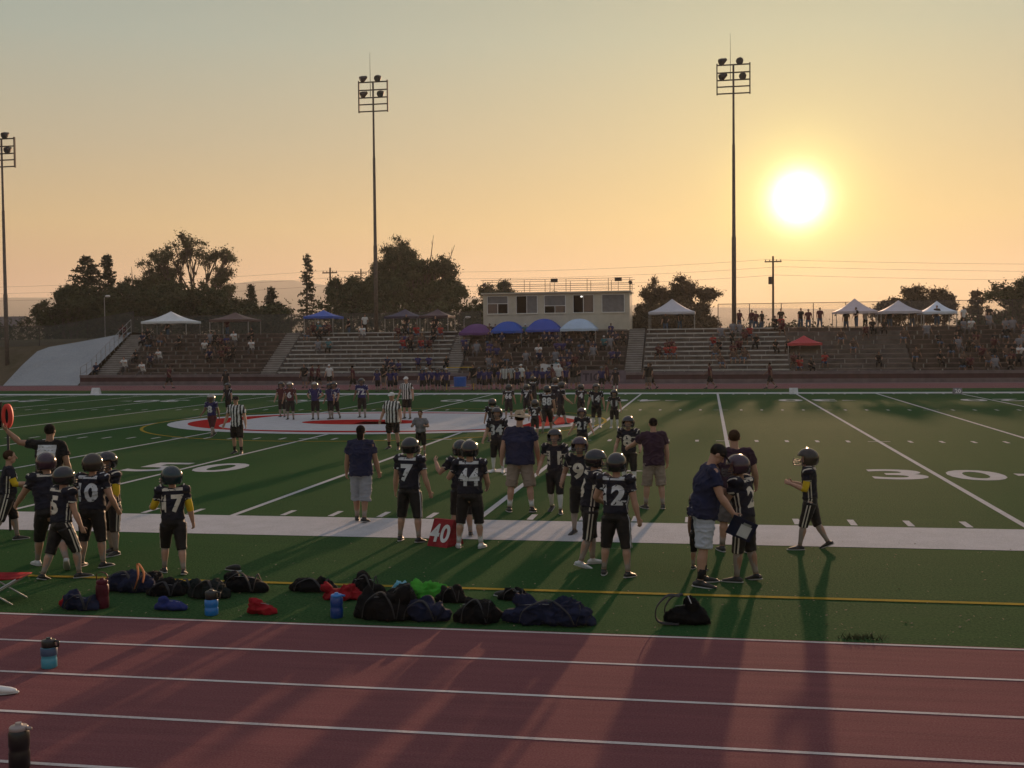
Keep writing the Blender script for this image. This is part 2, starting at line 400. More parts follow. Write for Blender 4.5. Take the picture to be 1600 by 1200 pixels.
S3 = section('s3', 'crowded bleachers straight in front of the press box', 716, 974, M_dtread, M_wood, 1.6)
S4 = section('s4', 'half empty silver bleachers just right of the press box', 1003, 1236, M_tread, M_alu, 1.5)
S5 = section('s5', 'bleachers behind the red canopy under the sun', 1236.3, 1430, M_tread, M_wood, 1.6)
S6 = section('s6', 'bleachers at the right edge with a dense crowd', 1434, 1900, M_dtread, M_wood, 1.6)
stairs('narrow stairs with a rail at the left end of the bleachers', 146, 180)
stairs('stairs between the brown benches and the silver benches left of the press box', 405, 429)
stairs('stairs running up beside the purple canopy, left of the press box', 691, 715)
stairs('stairs between the press box section and the silver benches to its right', 975, 1002)
YT = Y0+RP*NR; ZT = ZB0+RISE*NR-.1
b = MB(); b.box(xat(206, YT), X_R, YT+.001, YT+9, -.5, ZT); tag(b.build('top_walkway', M_dtread), kind='structure')
# concrete ramp face at the left end and the earth bank beyond it
rp = MB()
def quadpx(b, l, mi=0): b.add([Vector(p) for p in l], [tuple(range(len(l)))], mi)
RE = [(gnd(14, 602).x, YW-.1, 0.0)]+[tuple(at(px, py, Y)) for px, py, Y in ((35, 570, YW+2.4), (58, 549, YW+5.0), (77, 542, YW+6.0), (130, 533, YT-.3), (205, 519, YT+.4))]
RB = [(xat(122, YW, 600), YW-.1, 0.0)]
cx_ = Vector((0, 0, 0))
for p in RE+RB: cx_ += Vector(p)/7
vs = [tuple(cx_)]+RE+RB; n = len(vs)-1
rp.add(vs, [(0, 1+(i+1) % n, 1+i) for i in range(n)])
rp.box(RB[0][0], RB[0][0]+.25, YW+.35, YW+.6, -.5, .2)
o = rp.build('concrete_ramp', M_conc, smooth=False); tag(o, kind='structure')
bk = MB()
quadpx(bk, [(-150, YW, 0), RE[0], RE[1], RE[2], RE[3], (-150, RE[3][1], RE[3][2])])
quadpx(bk, [(-150, RE[3][1], RE[3][2]), RE[3], RE[4], RE[5], (RE[5][0], YT+9, ZT), (-150, YT+9, RE[3][2])])
quadpx(bk, [(-150, YT+9, RE[3][2]), (RE[5][0], YT+9, ZT), (RE[5][0], YT+16, -.1), (-150, YT+16, -.1)])
tag(bk.build('earth_bank', M_earth), kind='structure')
# left hand railing along the stairs
def rail(name, pts, h, label, cat, m, posts=9, mesh=False, rails=(1.0, .55), r=.03, group=None):
    c = Vector(pts[0]); t = empty(name, c, label=label, cat=cat, group=group)
    P = [Vector(p)-c for p in pts]; seg = [0]
    for i in range(len(P)-1): seg.append(seg[-1]+(P[i+1]-P[i]).length)
    def pos(s):
        for i in range(len(P)-1):
            if s <= seg[i+1]+1e-6: return P[i].lerp(P[i+1], (s-seg[i])/(seg[i+1]-seg[i]))
        return P[-1]
    for f in rails:
        b = MB(); b.tube([p+Vector((0, 0, h*f)) for p in P], r*.8, 6); b.build('rail', m, t)
    for i in range(posts):
        p = pos(seg[-1]*i/(posts-1)); b = MB(); b.tube([p, p+Vector((0, 0, h))], r, 6); b.build('post', m, t)
    if mesh:
        b = MB(); s = 0
        for i in range(len(P)-1):
            a, d = P[i], P[i+1]; hz_ = Vector((0, 0, h))
            b.quad(a+Vector((0, 0, .05)), d+Vector((0, 0, .05)), d+hz_, a+hz_)
        b.build('chain_link', mesh, t)
    return t
def link_mat(name, c, cell, th):
    m = bpy.data.materials.new(name); m.use_nodes = True; nt = m.node_tree; N = nt.nodes; L = nt.links; b = N['Principled BSDF']
    b.inputs['Base Color'].default_value = (*c, 1); b.inputs['Roughness'].default_value = .6
    g = N.new('ShaderNodeTexCoord').outputs['Object']; sp = N.new('ShaderNodeSeparateXYZ'); L.new(g, sp.inputs[0])
    def Mt(op, a, bb=None):
        n = N.new('ShaderNodeMath'); n.operation = op
        for i, v in enumerate((a, bb)):
            if v is None: continue
            if isinstance(v, (int, float)): n.inputs[i].default_value = v
            else: L.new(v, n.inputs[i])
        return n.outputs[0]
    h = Mt('ADD', sp.outputs[0], Mt('MULTIPLY', sp.outputs[1], .9)); ls = []
    for sg in (1, -1):
        q = Mt('ADD', h, Mt('MULTIPLY', sp.outputs[2], sg)); f = Mt('FRACT', Mt('DIVIDE', q, cell)); ls.append(Mt('LESS_THAN', f, th))
    L.new(Mt('MAXIMUM', *ls), b.inputs['Alpha']); return m
M_link = link_mat('chain_link_wire', (.14, .14, .14), .09, .10)
M_link2 = link_mat('fence_screen_wire', (.07, .075, .075), .09, .26)
rail('handrail', [(xat(124, YW, 580), YW+.15, .2), (xat(128, YW, 580), Y0, ZB0), (xat(205, YT, 520), YT, ZT+.2)], 1.3, 'grey metal railing climbing the left end of the bleachers', 'railing', M_steel, 12)
rail('chain_link_fence', [(-95, RE[3][1]+.5, RE[3][2]), tuple(Vector(RE[3])+Vector((0, .5, 0))), tuple(Vector(RE[4])+Vector((0, .5, 0))), tuple(Vector(RE[5])+Vector((0, .5, 0)))], 1.9, 'dark chain link fence along the top of the bank at the far left', 'fence', M_dsteel, 14, M_link2, (1.0,))
YF = YT+8.2
rail('chain_link_fence', [(xat(208, YF), YF, ZT), (xat(752, YF), YF, ZT)], 2.0, 'chain link fence behind the left bleachers in front of the dark trees', 'fence', M_dsteel, 18, M_link2, (1.0,))
rail('chain_link_fence', [(xat(1122, YF-4, 500), YF-4, ZT), (X_R, YF-4, ZT)], zat(1300, 472.5, xat(1300, YF-4), YF-4)-ZT, 'tall chain link fence along the top of the right bleachers against the sky', 'fence', M_dsteel, 22, M_link, (1.0,), .035)
# ---- press box
def press_box():
    Yp = YT+.35; x0, x1 = xat(755, Yp, 480), xat(984, Yp, 480); cx = (x0+x1)/2; zb = ZT-1.0
    ztop = zat(870, 456, cx, Yp); W = x1-x0; D = 3.2
    t = empty('press_box', (cx, Yp, zb), label='cream press box with five windows and a railed roof above the bleachers', cat='press box')
    H = ztop-zb; f = lambda px: xat(px, Yp, 480)-cx
    wins = [(761, 794), (806, 840), (850, 884), (895, 928), (940, 976)]
    zw0, zw1 = zat(870, 489.5, cx, Yp)-zb, zat(870, 461, cx, Yp)-zb
    w = MB(); hw = W/2
    xs = [-hw]+[v for a, c in wins for v in (f(a), f(c))]+[hw]
    for i in range(0, len(xs), 2): w.box(xs[i], xs[i+1], 0, .14, zw0, zw1)
    w.box(-hw, hw, 0, .14, 0, zw0); w.box(-hw, hw, 0, .14, zw1, H-.12)
    w.box(-hw, -hw+.14, .141, D, 0, H-.12); w.box(hw-.14, hw, .141, D, 0, H-.12); w.box(-hw+.141, hw-.141, D-.14, D-.001, 0, H-.12)
    w.build('wall', M_cream, t)
    rf = MB(); rf.box(-hw-.15, hw+.15, -.22, D+.12, H-.118, H); ro = rf.build('roof', M_cream, t)
    fl = MB(); fl.box(-hw+.15, hw-.15, .15, D-.15, zw0-.9, zw0-.82); fl.build('floor', M_dark, t)
    dk = MB(); dk.box(-hw+.2, hw-.2, 1.6, 1.65, zw0-.8, H-.13); dk.build('inner_partition', M_dark, t)
    kinds = [('blindtop', 'R'), ('none', 'L'), ('blindtop', 'L'), ('none', 'L'), ('blindfull', '')]
    for (a, c), (kd, op) in zip(wins, kinds):
        xa_, xb_ = f(a)+.004, f(c)-.004; wf = MB(); y0, y1 = .02, .11
        wf.box(xa_, xb_, y0, y1, zw0+.002, zw0+.05); wf.box(xa_, xb_, y0, y1, zw1-.05, zw1-.002); wf.box(xa_, xa_+.05, y0, y1, zw0+.051, zw1-.051); wf.box(xb_-.05, xb_, y0, y1, zw0+.051, zw1-.051)
        xm = (xa_+xb_)/2; zm = zw0+(zw1-zw0)*(.56 if kd == 'blindtop' and op == 'R' else .4)
        if kd != 'blindfull': wf.box(xm-.025, xm+.025, y0+.002, y1-.002, zw0+.051, (zm if kd == 'blindtop' else zw1-.051))
        if kd == 'blindtop': wf.box(xa_+.051, xb_-.051, y0+.002, y1-.002, zm+.001, zm+.05)
        wo = wf.build('window', M_white, t)
        g = MB(); zt = zm if kd == 'blindtop' else zw1-.05
        if kd != 'blindfull':
            if op == 'R': g.box(xa_+.05, xm-.026, .06, .07, zw0+.05, zt)
            else: g.box(xm+.026, xb_-.05, .06, .07, zw0+.05, zt)
            g.build('pane', M_blind if a == 806 else M_glass, wo)
        if kd != 'none':
            g = MB(); g.box(xa_+.05, xb_-.05, .055, .075, (zm+.05 if kd == 'blindtop' else zw0+.05), zw1-.05); g.build('blind', M_blind, wo)
        s = MB(); s.box(xa_-.06, xb_+.06, -.07, -.001, zw0-.06, zw0+.0); s.build('sill', M_cream, wo)
    # roof rails
    h = zat(870, 436, cx, Yp)-ztop
    rr = MB()
    for yy in (.05, D-.1):
        for q in (1, .62, .3): rr.tube([(-hw+(-.2), yy, H+h*q), (hw+.25, yy, H+h*q)], .02, 6)
    for k in range(8):
        xx = -hw+k*W/7
        for yy in (.05, D-.1): rr.tube([(xx, yy, H), (xx, yy, H+h)], .022, 6)
    rr.build('roof_railing', M_dsteel, t)
    for px in (757, 866, 966, 984):
        q = MB(); xx = f(px) if px < 980 else hw+.05; z = H+h*(.9 if px in (866, 966) else .65)
        q.box(xx-.3, xx+.3, .1, .28, z-.16, z+.16) if px in (866, 966) else q.tube([(xx, -.15, z), (xx, .12, z), (xx, .3, z)], [.10, .17, .17], 12)
        q.tube([(xx, .19, H), (xx, .19, z)], .02, 6); q.build('loudspeaker', M_dsteel, t)
    lt = MB(); lt.ell((f(908), .35, zw1-.15), (.11, .11, .07)); lt.build('lamp', mat('ceiling_lamp', (.8, .8, .75), .5, emis=((1, .95, .85), 1.2)), t)
press_box()
# ---- light poles
def light_pole(pxb, pyb, pxt, pyt, Y, label, zbase, cells_px, arm=None):
    base = at(pxb, pyb, Y); X = base.x; ztop = zat(pxt, pyt, X, Y); k = math.hypot(X-CP.x, Y-CP.y)
    dep = (Vector((X, Y, 0))-CP).dot(AF); ppm = CF/dep
    t = empty('stadium_light_pole', (X, Y, zbase), label=label, cat='light pole', group='tall floodlight poles behind the far stand')
    H = ztop-zbase; wv = cells_px[0]/ppm/2; hv = cells_px[1]/ppm
    m = MB(); m.tube([(0, 0, 0), (0, 0, H*.35), (0, 0, H*.351), (0, 0, H*.7), (0, 0, H*.701), (0, 0, H)], [.19, .18, .15, .12, .1, .08], 10); m.build('pole', mat('pole_silhouette', (.11, .085, .07), .8, nscale=5), t, True)  # dark brown base colour: the pole's backlit silhouette is put into the material
    f = MB(); zz = [H, H-hv*.27, H-hv*.53, H-hv*.76, H-hv]
    for z in zz: f.box(-wv, wv, -.06, .02, z-.06, z+.04)
    for s in (-1, 1): f.box(s*wv-.05, s*wv+.05, -.08, -.061+.16, H-hv-.1, H+.12)
    f.build('crossarm_frame', M_dsteel, t)
    for i, z in enumerate((zz[0], zz[2])):
        for s, jj in ((-1, .62), (1, .42)):
            c = Vector((s*wv*(jj if i == 0 else .6), -.1, z+.32)); a = R(-40+25*s)
            mt = Matrix.Rotation(a, 4, 'Z') @ Matrix.Rotation(R(28), 4, 'X')
            l = MB(); pts = [c+mt @ Vector((0, q, 0)) for q in (-.32, -.30, -.05, .18, .32)]
            l.tube(pts, [.30, .31, .27, .17, .12], 14); l.tube([c+Vector((0, 0, -.1)), c+Vector((0, 0, -.36))], .05, 6)
            o = l.build('floodlight', M_dsteel, t, True)
            g = MB(); g.tube([pts[0]+mt @ Vector((0, -.012, 0)), pts[0]+mt @ Vector((0, -.001, 0))], .28, 14); g.build('lens', M_glass, o)
    r = MB(); r.tube([(-.25, 0, H-hv*.5), (-.25, 0, H+2.6)], [.03, .012], 5); r.build('lightning_rod', M_dsteel, t)
light_pole(588, 500, 580, 128, YT+1.8, 'tall floodlight pole behind the left silver bleachers, left of the press box', ZT, (46, 45))
light_pole(1147, 490, 1146, 101, YT+1.8, 'tall floodlight pole near the sun, right of the press box', ZT, (50, 44))
light_pole(12, 598, 1, 217, 70.2, 'shorter floodlight pole cut by the left edge beside the ramp', .6, (44, 43))
# ---- canopies
def canopy(px0, px1, pytop, pyeave, Y, color, label, legs=True, Dp=3.0, slope=0, flap=False, mname=None):
    X0, X1 = at(px0, pyeave, Y).x, at(px1, pyeave, Y).x; cx = (X0+X1)/2; ze = zat((px0+px1)/2, pyeave, cx, Y); zt = zat((px0+px1)/2, pytop, cx, Y+Dp/2)
    hw = (X1-X0)/2
    zg = ZT if Y > YT else rowZ(max(0, min(NR-1, int((Y-Y0)/RP))))
    if Y < YW: zg = 0
    t = empty('pop_up_canopy', (cx, Y, zg), label=label, cat='canopy', group='pop-up canopies on the stands')
    m = mat('canopy_'+(mname or label.split()[0]), color, .7, nscale=1.5, namp=.08, bump=.3, bscale=3)
    b = MB(); e, p = ze-zg, zt-zg; rr = max(p-e, .25); n = 8; vs = []; 
    cor = [(-hw, 0), (hw, 0), (hw, Dp), (-hw, Dp)]; ap = Vector((slope*hw, Dp/2, p))
    for s in range(4):
        a, c = Vector((*cor[s], e)), Vector((*cor[(s+1) % 4], e)); g = []
        for i in range(n+1):
            f = i/n
            for j in range(n+1):
                q = a.lerp(c, j/n); v = q.lerp(ap, f); v.z -= (-.28 if Dp == 2.5 else .14)*rr*math.sin(math.pi*f)*(1-.3*math.sin(math.pi*j/n)); g.append(v)
        b.add(g, [(i*(n+1)+j, i*(n+1)+j+1, (i+1)*(n+1)+j+1, (i+1)*(n+1)+j) for i in range(n) for j in range(n)])
        vl = [a.lerp(c, j/n) for j in range(n+1)]
        b.add([v for v in vl]+[v-Vector((0, 0, .2+.05*math.sin(math.pi*j/n*4)*.4)) for j, v in enumerate(vl)], [(j, j+1, n+2+j, n+1+j) for j in range(n)])
    b.build('canopy_top', m, t)
    for x, y in cor:
        zl = rowZ(max(0, min(NR-1, int((Y+y-Y0)/RP)))) - zg if Y < YT else 0
        l = MB(); l.box(x*.97-.03, x*.97+.03, (.06 if y == 0 else Dp-.12), (.12 if y == 0 else Dp-.06), zl, e-.02); l.build('leg', M_steel, t)
    f = MB()
    for s in range(4):
        a, c = Vector((*cor[s], e-.12)), Vector((*cor[(s+1) % 4], e-.12)); a.x *= .97; c.x *= .97
        if s in (0, 2):
            yy = .09 if s == 0 else Dp-.09; a.y = c.y = yy
        f.tube([a, c], .018, 5)
    f.build('frame', M_steel, t); return t
YB = YT+2.2
canopy(220, 291, 486.5, 502, YT+1.0, (.62, .64, .66), 'white peaked canopy above the left brown bleachers', mname='white')
canopy(326, 388, 488, 499, YT+1.0, (.10, .055, .05), 'dark brown canopy beside the white one on the left', mname='brown')
canopy(474, 520, 484.5, 494, YT+.8, (.03, .09, .42), 'small blue canopy left of the tall light pole', mname='blue_small')
canopy(600, 652, 483, 494, YT+3.0, (.035, .03, .07), 'dark navy canopy just right of the tall light pole', mname='navy')
canopy(655, 700, 483, 493, YT+3.0, (.06, .03, .045), 'dark canopy between the navy canopy and the press box', mname='plum')
canopy(717, 766, 506, 520, Y0+4.4, (.10, .03, .15), 'purple canopy at the left of the press box', Dp=2.5, mname='purple')
canopy(767, 815, 502, 517, Y0+4.4, (.02, .08, .40), 'flat topped blue canopy in front of the press box, beside the purple one', Dp=2.5, mname='blue')
canopy(821, 874, 498, 515, Y0+4.5, (.03, .07, .38), 'peaked blue canopy in front of the press box, next to the pale one', Dp=2.5, mname='blue_peak')
canopy(875, 931, 498, 513.5, Y0+4.5, (.40, .52, .68), 'pale blue canopy in front of the press box', Dp=2.5, mname='pale')
canopy(1013, 1086, 467, 487, YT+1.0, (.50, .50, .56), 'white canopy beside the trees right of the press box', mname='white_grey')
canopy(1306, 1372, 466, 486, YT+1.2, (.55, .47, .50), 'pinkish white canopy nearest the sun, leftmost of the three on the right', mname='pink_white')
canopy(1376, 1441, 469, 486, YT+1.2, (.50, .47, .52), 'white canopy in the middle of the three on the right', mname='mid_white')
canopy(1443, 1496, 470, 486.5, YT+1.2, (.62, .68, .78), 'brightest white canopy, rightmost of the three on the right', mname='bright_white')
canopy(1231, 1285, 524, 536, Y0+2.2, (.42, .03, .04), 'red canopy low on the bleachers under the sun', Dp=2.2, mname='red')
# ---- utility poles and wires
def upole(px, pyt, Y, label):
    X = at(px, 500, Y).x; H = zat(px, pyt, X, Y)
    t = empty('utility_pole', (X, Y, -.02), label=label, cat='utility pole', group='wooden utility poles beyond the stand')
    m = MB(); m.tube([(0, 0, 0), (0, 0, H)], [.17, .11], 8); m.build('pole', mat('pole_wood', (.10, .07, .05), .9, nscale=6), t)
    c = MB(); c.box(-1.0, 1.0, -.2, -.1, H-.75, H-.6); c.build('crossarm', MATS['pole_wood'], t)
    d = MB(); d.tube([(-.35, -.15, H-3.4), (-.35, -.15, H-2.5)], .22, 10); d.build('transformer', M_dsteel, t)
    for s in (-.9, -.4, .4, .9): i = MB(); i.tube([(s, -.15, H-.6), (s, -.15, H-.42)], .05, 6); i.build('insulator', M_dsteel, t)
    return Vector((X, Y-.15, H-.42))
U = [upole(517, 418, 120, 'wooden utility pole beside the tall spruce on the left'), upole(565, 420, 150, 'thin utility pole just left of the broad tree'), upole(1208, 400, 120, 'wooden utility pole directly below the sun')]
UL, UR = Vector((-140, 120, U[0].z)), Vector((150, 120, U[2].z-.5))
for k, (dx, dz, lab) in enumerate(((-.9, 0, 'upper power line sagging between the utility poles'), (.9, -.9, 'lower power line sagging between the utility poles'), (.4, -1.9, 'lowest cable sagging between the utility poles'))):
    w = MB(); pl = [UL, U[0], U[2], UR]
    for a, c in zip(pl, pl[1:]):
        L_ = (c-a).length; w.tube([a.lerp(c, i/20)+Vector((dx, 0, dz-4*.012*L_*(i/20)*(1-i/20))) for i in range(21)], .013, 4)
    tag(w.build('power_line', M_dsteel), lab, 'power line', 'power lines over the far trees')
# ---- far houses at the left
def house(px0, px1, pyr, pye, Y, label):
    x0, x1 = xat(px0, Y), xat(px1, Y); cx = (x0+x1)/2; zr, ze = zat(px0, pyr, cx, Y), zat(px0, pye, cx, Y)
    t = empty('house', (cx, Y, -.02), label=label, cat='house'); hw = (x1-x0)/2
    b = MB(); b.box(-hw+.4, hw-.4, .5, 9.5, 0, ze); b.build('wall', mat('stucco', (.30, .26, .22), .9, nscale=1), t)
    r = MB(); r.add([(-hw, 0, ze), (hw, 0, ze), (hw, 10, ze), (-hw, 10, ze), (-hw+1.5, 5, zr), (hw-1.5, 5, zr)], [(0, 1, 5, 4), (1, 2, 5), (2, 3, 4, 5), (3, 0, 4), (3, 2, 1, 0)]); r.build('roof', mat('shingle', (.10, .08, .075), .9, nscale=2), t)
    for xx in (-hw*.5, 0, hw*.5):
        w = MB(); w.box(xx-.7, xx+.7, .44, .49, ze-1.5, ze-.5); w.build('window', M_glass, t)
house(-60, 26, 493, 511, 135, 'low house with a dark roof behind the fence at the left edge')
house(28, 110, 490, 510, 150, 'low house with a dark roof just right of the left light pole')

# ------------------------------------------------------------------ trees
M_bark = mat('bark', (.075, .055, .045), .95, nscale=6, bump=.5, bscale=14)
def leafm(n, c):
    m = mat(n, c, .85, nscale=.6, namp=.45, spec=.2); b = m.node_tree.nodes['Principled BSDF']
    return m
M_pine = leafm('pine_needles', (.030, .042, .022)); M_broad = leafm('broad_leaves', (.050, .060, .025)); M_olive = leafm('olive_leaves', (.075, .078, .035)); M_rust = leafm('dry_leaves', (.075, .055, .032))
def leaves(b, rng, c, rad, n, size, squash=.8):
    for _ in range(n):
        d = Vector((rng.gauss(0, 1), rng.gauss(0, 1), rng.gauss(0, 1))); d.normalize(); q = min(1.5, abs(rng.gauss(0, .62)))
        p = c+Vector((d.x*rad*q, d.y*rad*q, d.z*rad*q*squash)); s = size*(.6+.9*rng.random())
        u = Vector((rng.gauss(0, 1), rng.gauss(0, 1), rng.gauss(0, 1))).normalized(); w = u.orthogonal().normalized()*.55
        if rng.random() < .5: w = w.cross(u)
        k = len(b.v); b.v += [tuple(p-u*s*.5), tuple(p+w*s*.5), tuple(p+u*s*.5), tuple(p-w*s*.5)]; b.f.append((k, k+1, k+2, k+3)); b.m.append(0)
def tree(kind, px, pytop, wpx, Y, label, m, seed, dens=1.0, dead=None, airy=.0):
    rng = random.Random(seed); X = at(px, 470, Y).x; H = zat(px, pytop, X, Y); dep = (Vector((X, Y, 0))-CP).dot(AF); W = wpx*dep/CF
    t = empty('pine_tree' if kind in ('pine', 'spruce') else 'broadleaf_tree', (X, Y, -.02), label=label, cat='tree', group='trees beyond the stand')
    tr, lf = MB(), MB(); hw = W/2
    if kind in ('spruce', 'pine'):
        tr.tube([(0, 0, -.1), (rng.uniform(-.2, .2), 0, H*.5), (0, 0, H*.985)], [H*.018, H*.011, .03], 8)
        n = int(H*(3.2 if kind == 'pine' else 2.6)); z0 = .12
        for i in range(n):
            f = z0+(1-z0)*(i/n); z = H*f; prof = (1-((f-z0)/(1-z0)))**(.75 if kind == 'spruce' else .6)
            L_ = hw*prof*(.75+.45*rng.random())+.15
            for k in range(rng.randint(4, 6) if kind == 'pine' else rng.randint(3, 5)):
                a = rng.uniform(0, 6.283); up = rng.uniform(-.25, .18); l = L_*rng.uniform(.55, 1.1)
                e = Vector((math.cos(a)*l, math.sin(a)*l, z+l*up)); s = Vector((0, 0, z))
                tr.tube([s, e], [.05, .015], 4)
                m_ = max(2, int(l/.42))
                for j in range(m_):
                    g = (j+1)/m_; leaves(lf, rng, s.lerp(e, g)+Vector((0, 0, -.05)), .34+.12*(1-g), int((15 if kind == 'pine' else 11)*dens), .27, .6)
        leaves(lf, rng, Vector((0, 0, H*.985)), .16, 16, .2, 1.8)
    else:
        def limb(p, d, l, r, lev):
            q = p+d*l*.5+Vector((rng.gauss(0, .05), rng.gauss(0, .05), 0))*l; e = p+d*l
            tr.tube([p, q, e], [r, r*.85, r*.66], 6 if lev else 9)
            if lev >= 3 or l < .5:
                leaves(lf, rng, e, .62*(1+.35*rng.random())*(H/11)**.5, int(95*dens*(1-airy*.45)), .27); return
            if lev >= 1 and rng.random() > airy: leaves(lf, rng, q, .5, int(40*dens), .27)
            for k in range(rng.randint(3, 4) if lev < 2 else rng.randint(3, 4)):
                a = rng.uniform(0, 6.283); sp = rng.uniform(.35, .8)*(1 if kind != 'tall' else .75)
                nd = (d+Vector((math.cos(a)*sp*wid, math.sin(a)*sp*wid, rng.uniform(-.12, .25)))).normalized()
                limb(e, nd, l*rng.uniform(.58, .82), r*.6, lev+1)
        wid = min(1.6, max(.55, W/H*1.4)); h0 = H*(.27 if kind != 'tall' else .3)
        tr.tube([(0, 0, -.1), (0, 0, h0)], [H*.028, H*.02], 9)
        for k in range(5 if kind != 'tall' else 4):
            a = k*1.26+rng.uniform(-.4, .4); sp = .5*wid
            limb(Vector((0, 0, h0*(.75+.25*rng.random()))), Vector((math.cos(a)*sp, math.sin(a)*sp, 1)).normalized(), H*.27, H*.012, 0)
        limb(Vector((0, 0, h0)), Vector((rng.uniform(-.1, .1), rng.uniform(-.1, .1), 1)).normalized(), H*.3, H*.013, 0)
        # fit to the measured height and width
        zs = [v[2] for v in lf.v]; xs = sorted(v[0] for v in lf.v); k = H/max(zs); kx = W/(xs[int(len(xs)*.985)]-xs[int(len(xs)*.015)]); off = (xs[int(len(xs)*.985)]+xs[int(len(xs)*.015)])/2
        for b in (tr, lf): b.v = [((v[0]-off*min(1, v[2]/H))*kx, v[1]*kx, v[2]*k) for v in b.v]
    if dead:
        for dx, dz in dead:
            s = Vector((dx*.35*hw, 0, H*.55)); e = Vector((dx*hw, -.3, H*dz)); mm = s.lerp(e, .6)+Vector((0, 0, -.3))
            tr.tube([s, mm, e], [.14, .08, .02], 6)
            for q in range(3): a = s.lerp(e, .65+.1*q); tr.tube([a, a+Vector((rng.uniform(-.5, 1.0)*dx*.8, 0, rng.uniform(.3, 1.3)))], [.035, .01], 4)
    tr.build('trunk', M_bark, t, True); o = lf.build('crown', m, t)
    return t
TL = [
 ('pine', 138, 399, 118, 104, 'dense dark pine with a pointed top at the left end of the tree row', M_pine, 1, 1.5, None, 0),
 ('pine', 169, 397, 64, 107, 'narrow pointed pine just right of the dense dark pine', M_pine, 2, 1.2, None, 0),
 ('round', 110, 438, 80, 100, 'low bushy tree at the foot of the dense dark pine', M_broad, 3, 1.2, None, 0),
 ('round', 84, 466, 50, 112, 'small shrubby tree above the house roofs at the left', M_broad, 33, 1, None, 0),
 ('round', 188, 440, 90, 103, 'dark bushy tree low between the narrow pine and the rounded tree', M_broad, 41, 1.4, None, 0),
 ('round', 258, 436, 80, 103, 'dark bushy tree low in front of the thin twigged tree', M_broad, 42, 1.4, None, 0),
 ('round', 600, 420, 90, 106, 'dark wide tree filling in low behind the tall light pole', M_broad, 43, 1.4, None, 0),
 ('round', 212, 426, 74, 106, 'rounded dark tree between the narrow pine and the tall airy tree', M_broad, 4, 1.1, [(-.1, 1.06)], 0),
 ('round', 246, 400, 62, 108, 'tree with thin top twigs on the left of the tall airy tree', M_olive, 5, .9, None, .4),
 ('tall', 304, 356, 110, 110, 'tallest tree on the left, airy with sky showing through its crown', M_olive, 6, .8, None, .8),
 ('round', 300, 432, 110, 104, 'dark rounded tree in front of the tall airy tree', M_broad, 8, 1.2, None, 0),
 ('tall', 342, 412, 50, 108, 'thin tree with loose branches right of the tall airy tree', M_olive, 9, .7, None, .7),
 ('round', 370, 462, 60, 112, 'low tree right of the tall airy tree', M_broad, 10, 1, None, 0),
 ('pine', 392, 443, 34, 116, 'small pointed conifer, left one of the pair in front of the hill', M_pine, 11, 1, None, 0),
 ('pine', 424, 447, 34, 116, 'small pointed conifer, right one of the pair in front of the hill', M_pine, 12, 1, None, 0),
 ('round', 410, 470, 80, 108, 'low dark tree beneath the two small conifers', M_broad, 13, 1.1, None, 0),
 ('spruce', 481, 395, 46, 112, 'tall lone spruce with layered branches left of the blue canopy', M_pine, 14, 1.2, None, 0),
 ('round', 538, 428, 52, 110, 'dark tree between the lone spruce and the tall light pole', M_broad, 15, 1.1, None, 0),
 ('round', 572, 423, 60, 110, 'dark tree directly behind the tall light pole', M_broad, 16, 1.1, None, 0),
 ('round', 620, 364, 72, 112, 'top heavy crown rising highest behind the right of the light pole', M_broad, 18, 1.2, None, .15),
 ('round', 655, 384, 112, 110, 'broad dense tree with bare dead branches on its right', M_broad, 17, 1.5, [(1.05, 1.0), (.45, 1.08)], .0),
 ('round', 690, 432, 66, 106, 'low dark tree left of the press box', M_broad, 19, 1.2, None, 0),
 ('round', 786, 434, 62, 104, 'dark tree seen above the left end of the press box roof', M_broad, 20, 1.1, None, 0),
 ('round', 854, 452, 50, 110, 'small tree just showing above the press box roof', M_broad, 21, 1, None, 0),
 ('round', 745, 462, 46, 108, 'small tree at the left corner of the press box', M_broad, 22, 1, None, 0),
 ('tall', 1030, 427, 50, 106, 'left of the two loose trees behind the white canopy', M_rust, 23, .75, None, .7),
 ('tall', 1080, 423, 74, 106, 'right of the two loose trees behind the white canopy', M_rust, 24, .8, None, .6),
 ('round', 1060, 462, 110, 102, 'low dark tree right of the press box', M_rust, 25, 1.1, None, 0),
 ('round', 1000, 470, 60, 104, 'low tree touching the right end of the press box', M_rust, 26, 1, None, 0),
 ('round', 1395, 460, 50, 108, 'small tree behind the pinkish canopy', M_rust, 27, 1, None, 0),
 ('round', 1428, 441, 58, 106, 'left of the two round trees above the right canopies', M_rust, 28, .9, None, .2),
 ('round', 1464, 444, 52, 106, 'right of the two round trees above the right canopies', M_rust, 29, .9, None, .2),
 ('pine', 1527, 452, 66, 106, 'dark conical tree right of the brightest white canopy', M_rust, 30, 1.3, None, 0),
 ('tall', 1612, 418, 104, 96, 'loose branched tree cut by the right edge of the picture', M_broad, 31, .8, None, .6),
 ('round', 1580, 468, 90, 104, 'low rounded tree at the right edge', M_rust, 32, 1.1, None, 0)]
for a in TL: tree(*a)
hd = MB(); rng = random.Random(5)
for px0, px1, y0, Yh, dn in ((-40, 120, 496, 128, 1.0), (95, 350, 446, 101, 1), (350, 460, 474, 99, 1), (500, 745, 470, 99, 1), (1500, 1700, 488, 100, 1), (1150, 1300, 497, 101, .5)):
    x = px0
    while x < px1:
        P_ = at(x, y0+rng.uniform(-3, 8), Yh+rng.uniform(-1.5, 1.5)); r_ = rng.uniform(.9, 1.5); z = P_.z-r_*.7
        while z > (1.0 if px0 > 0 else 0):
            leaves(hd, rng, Vector((P_.x, P_.y, z)), r_, int(150*dn), .33, .9); z -= 1.1
        x += rng.uniform(10, 17)
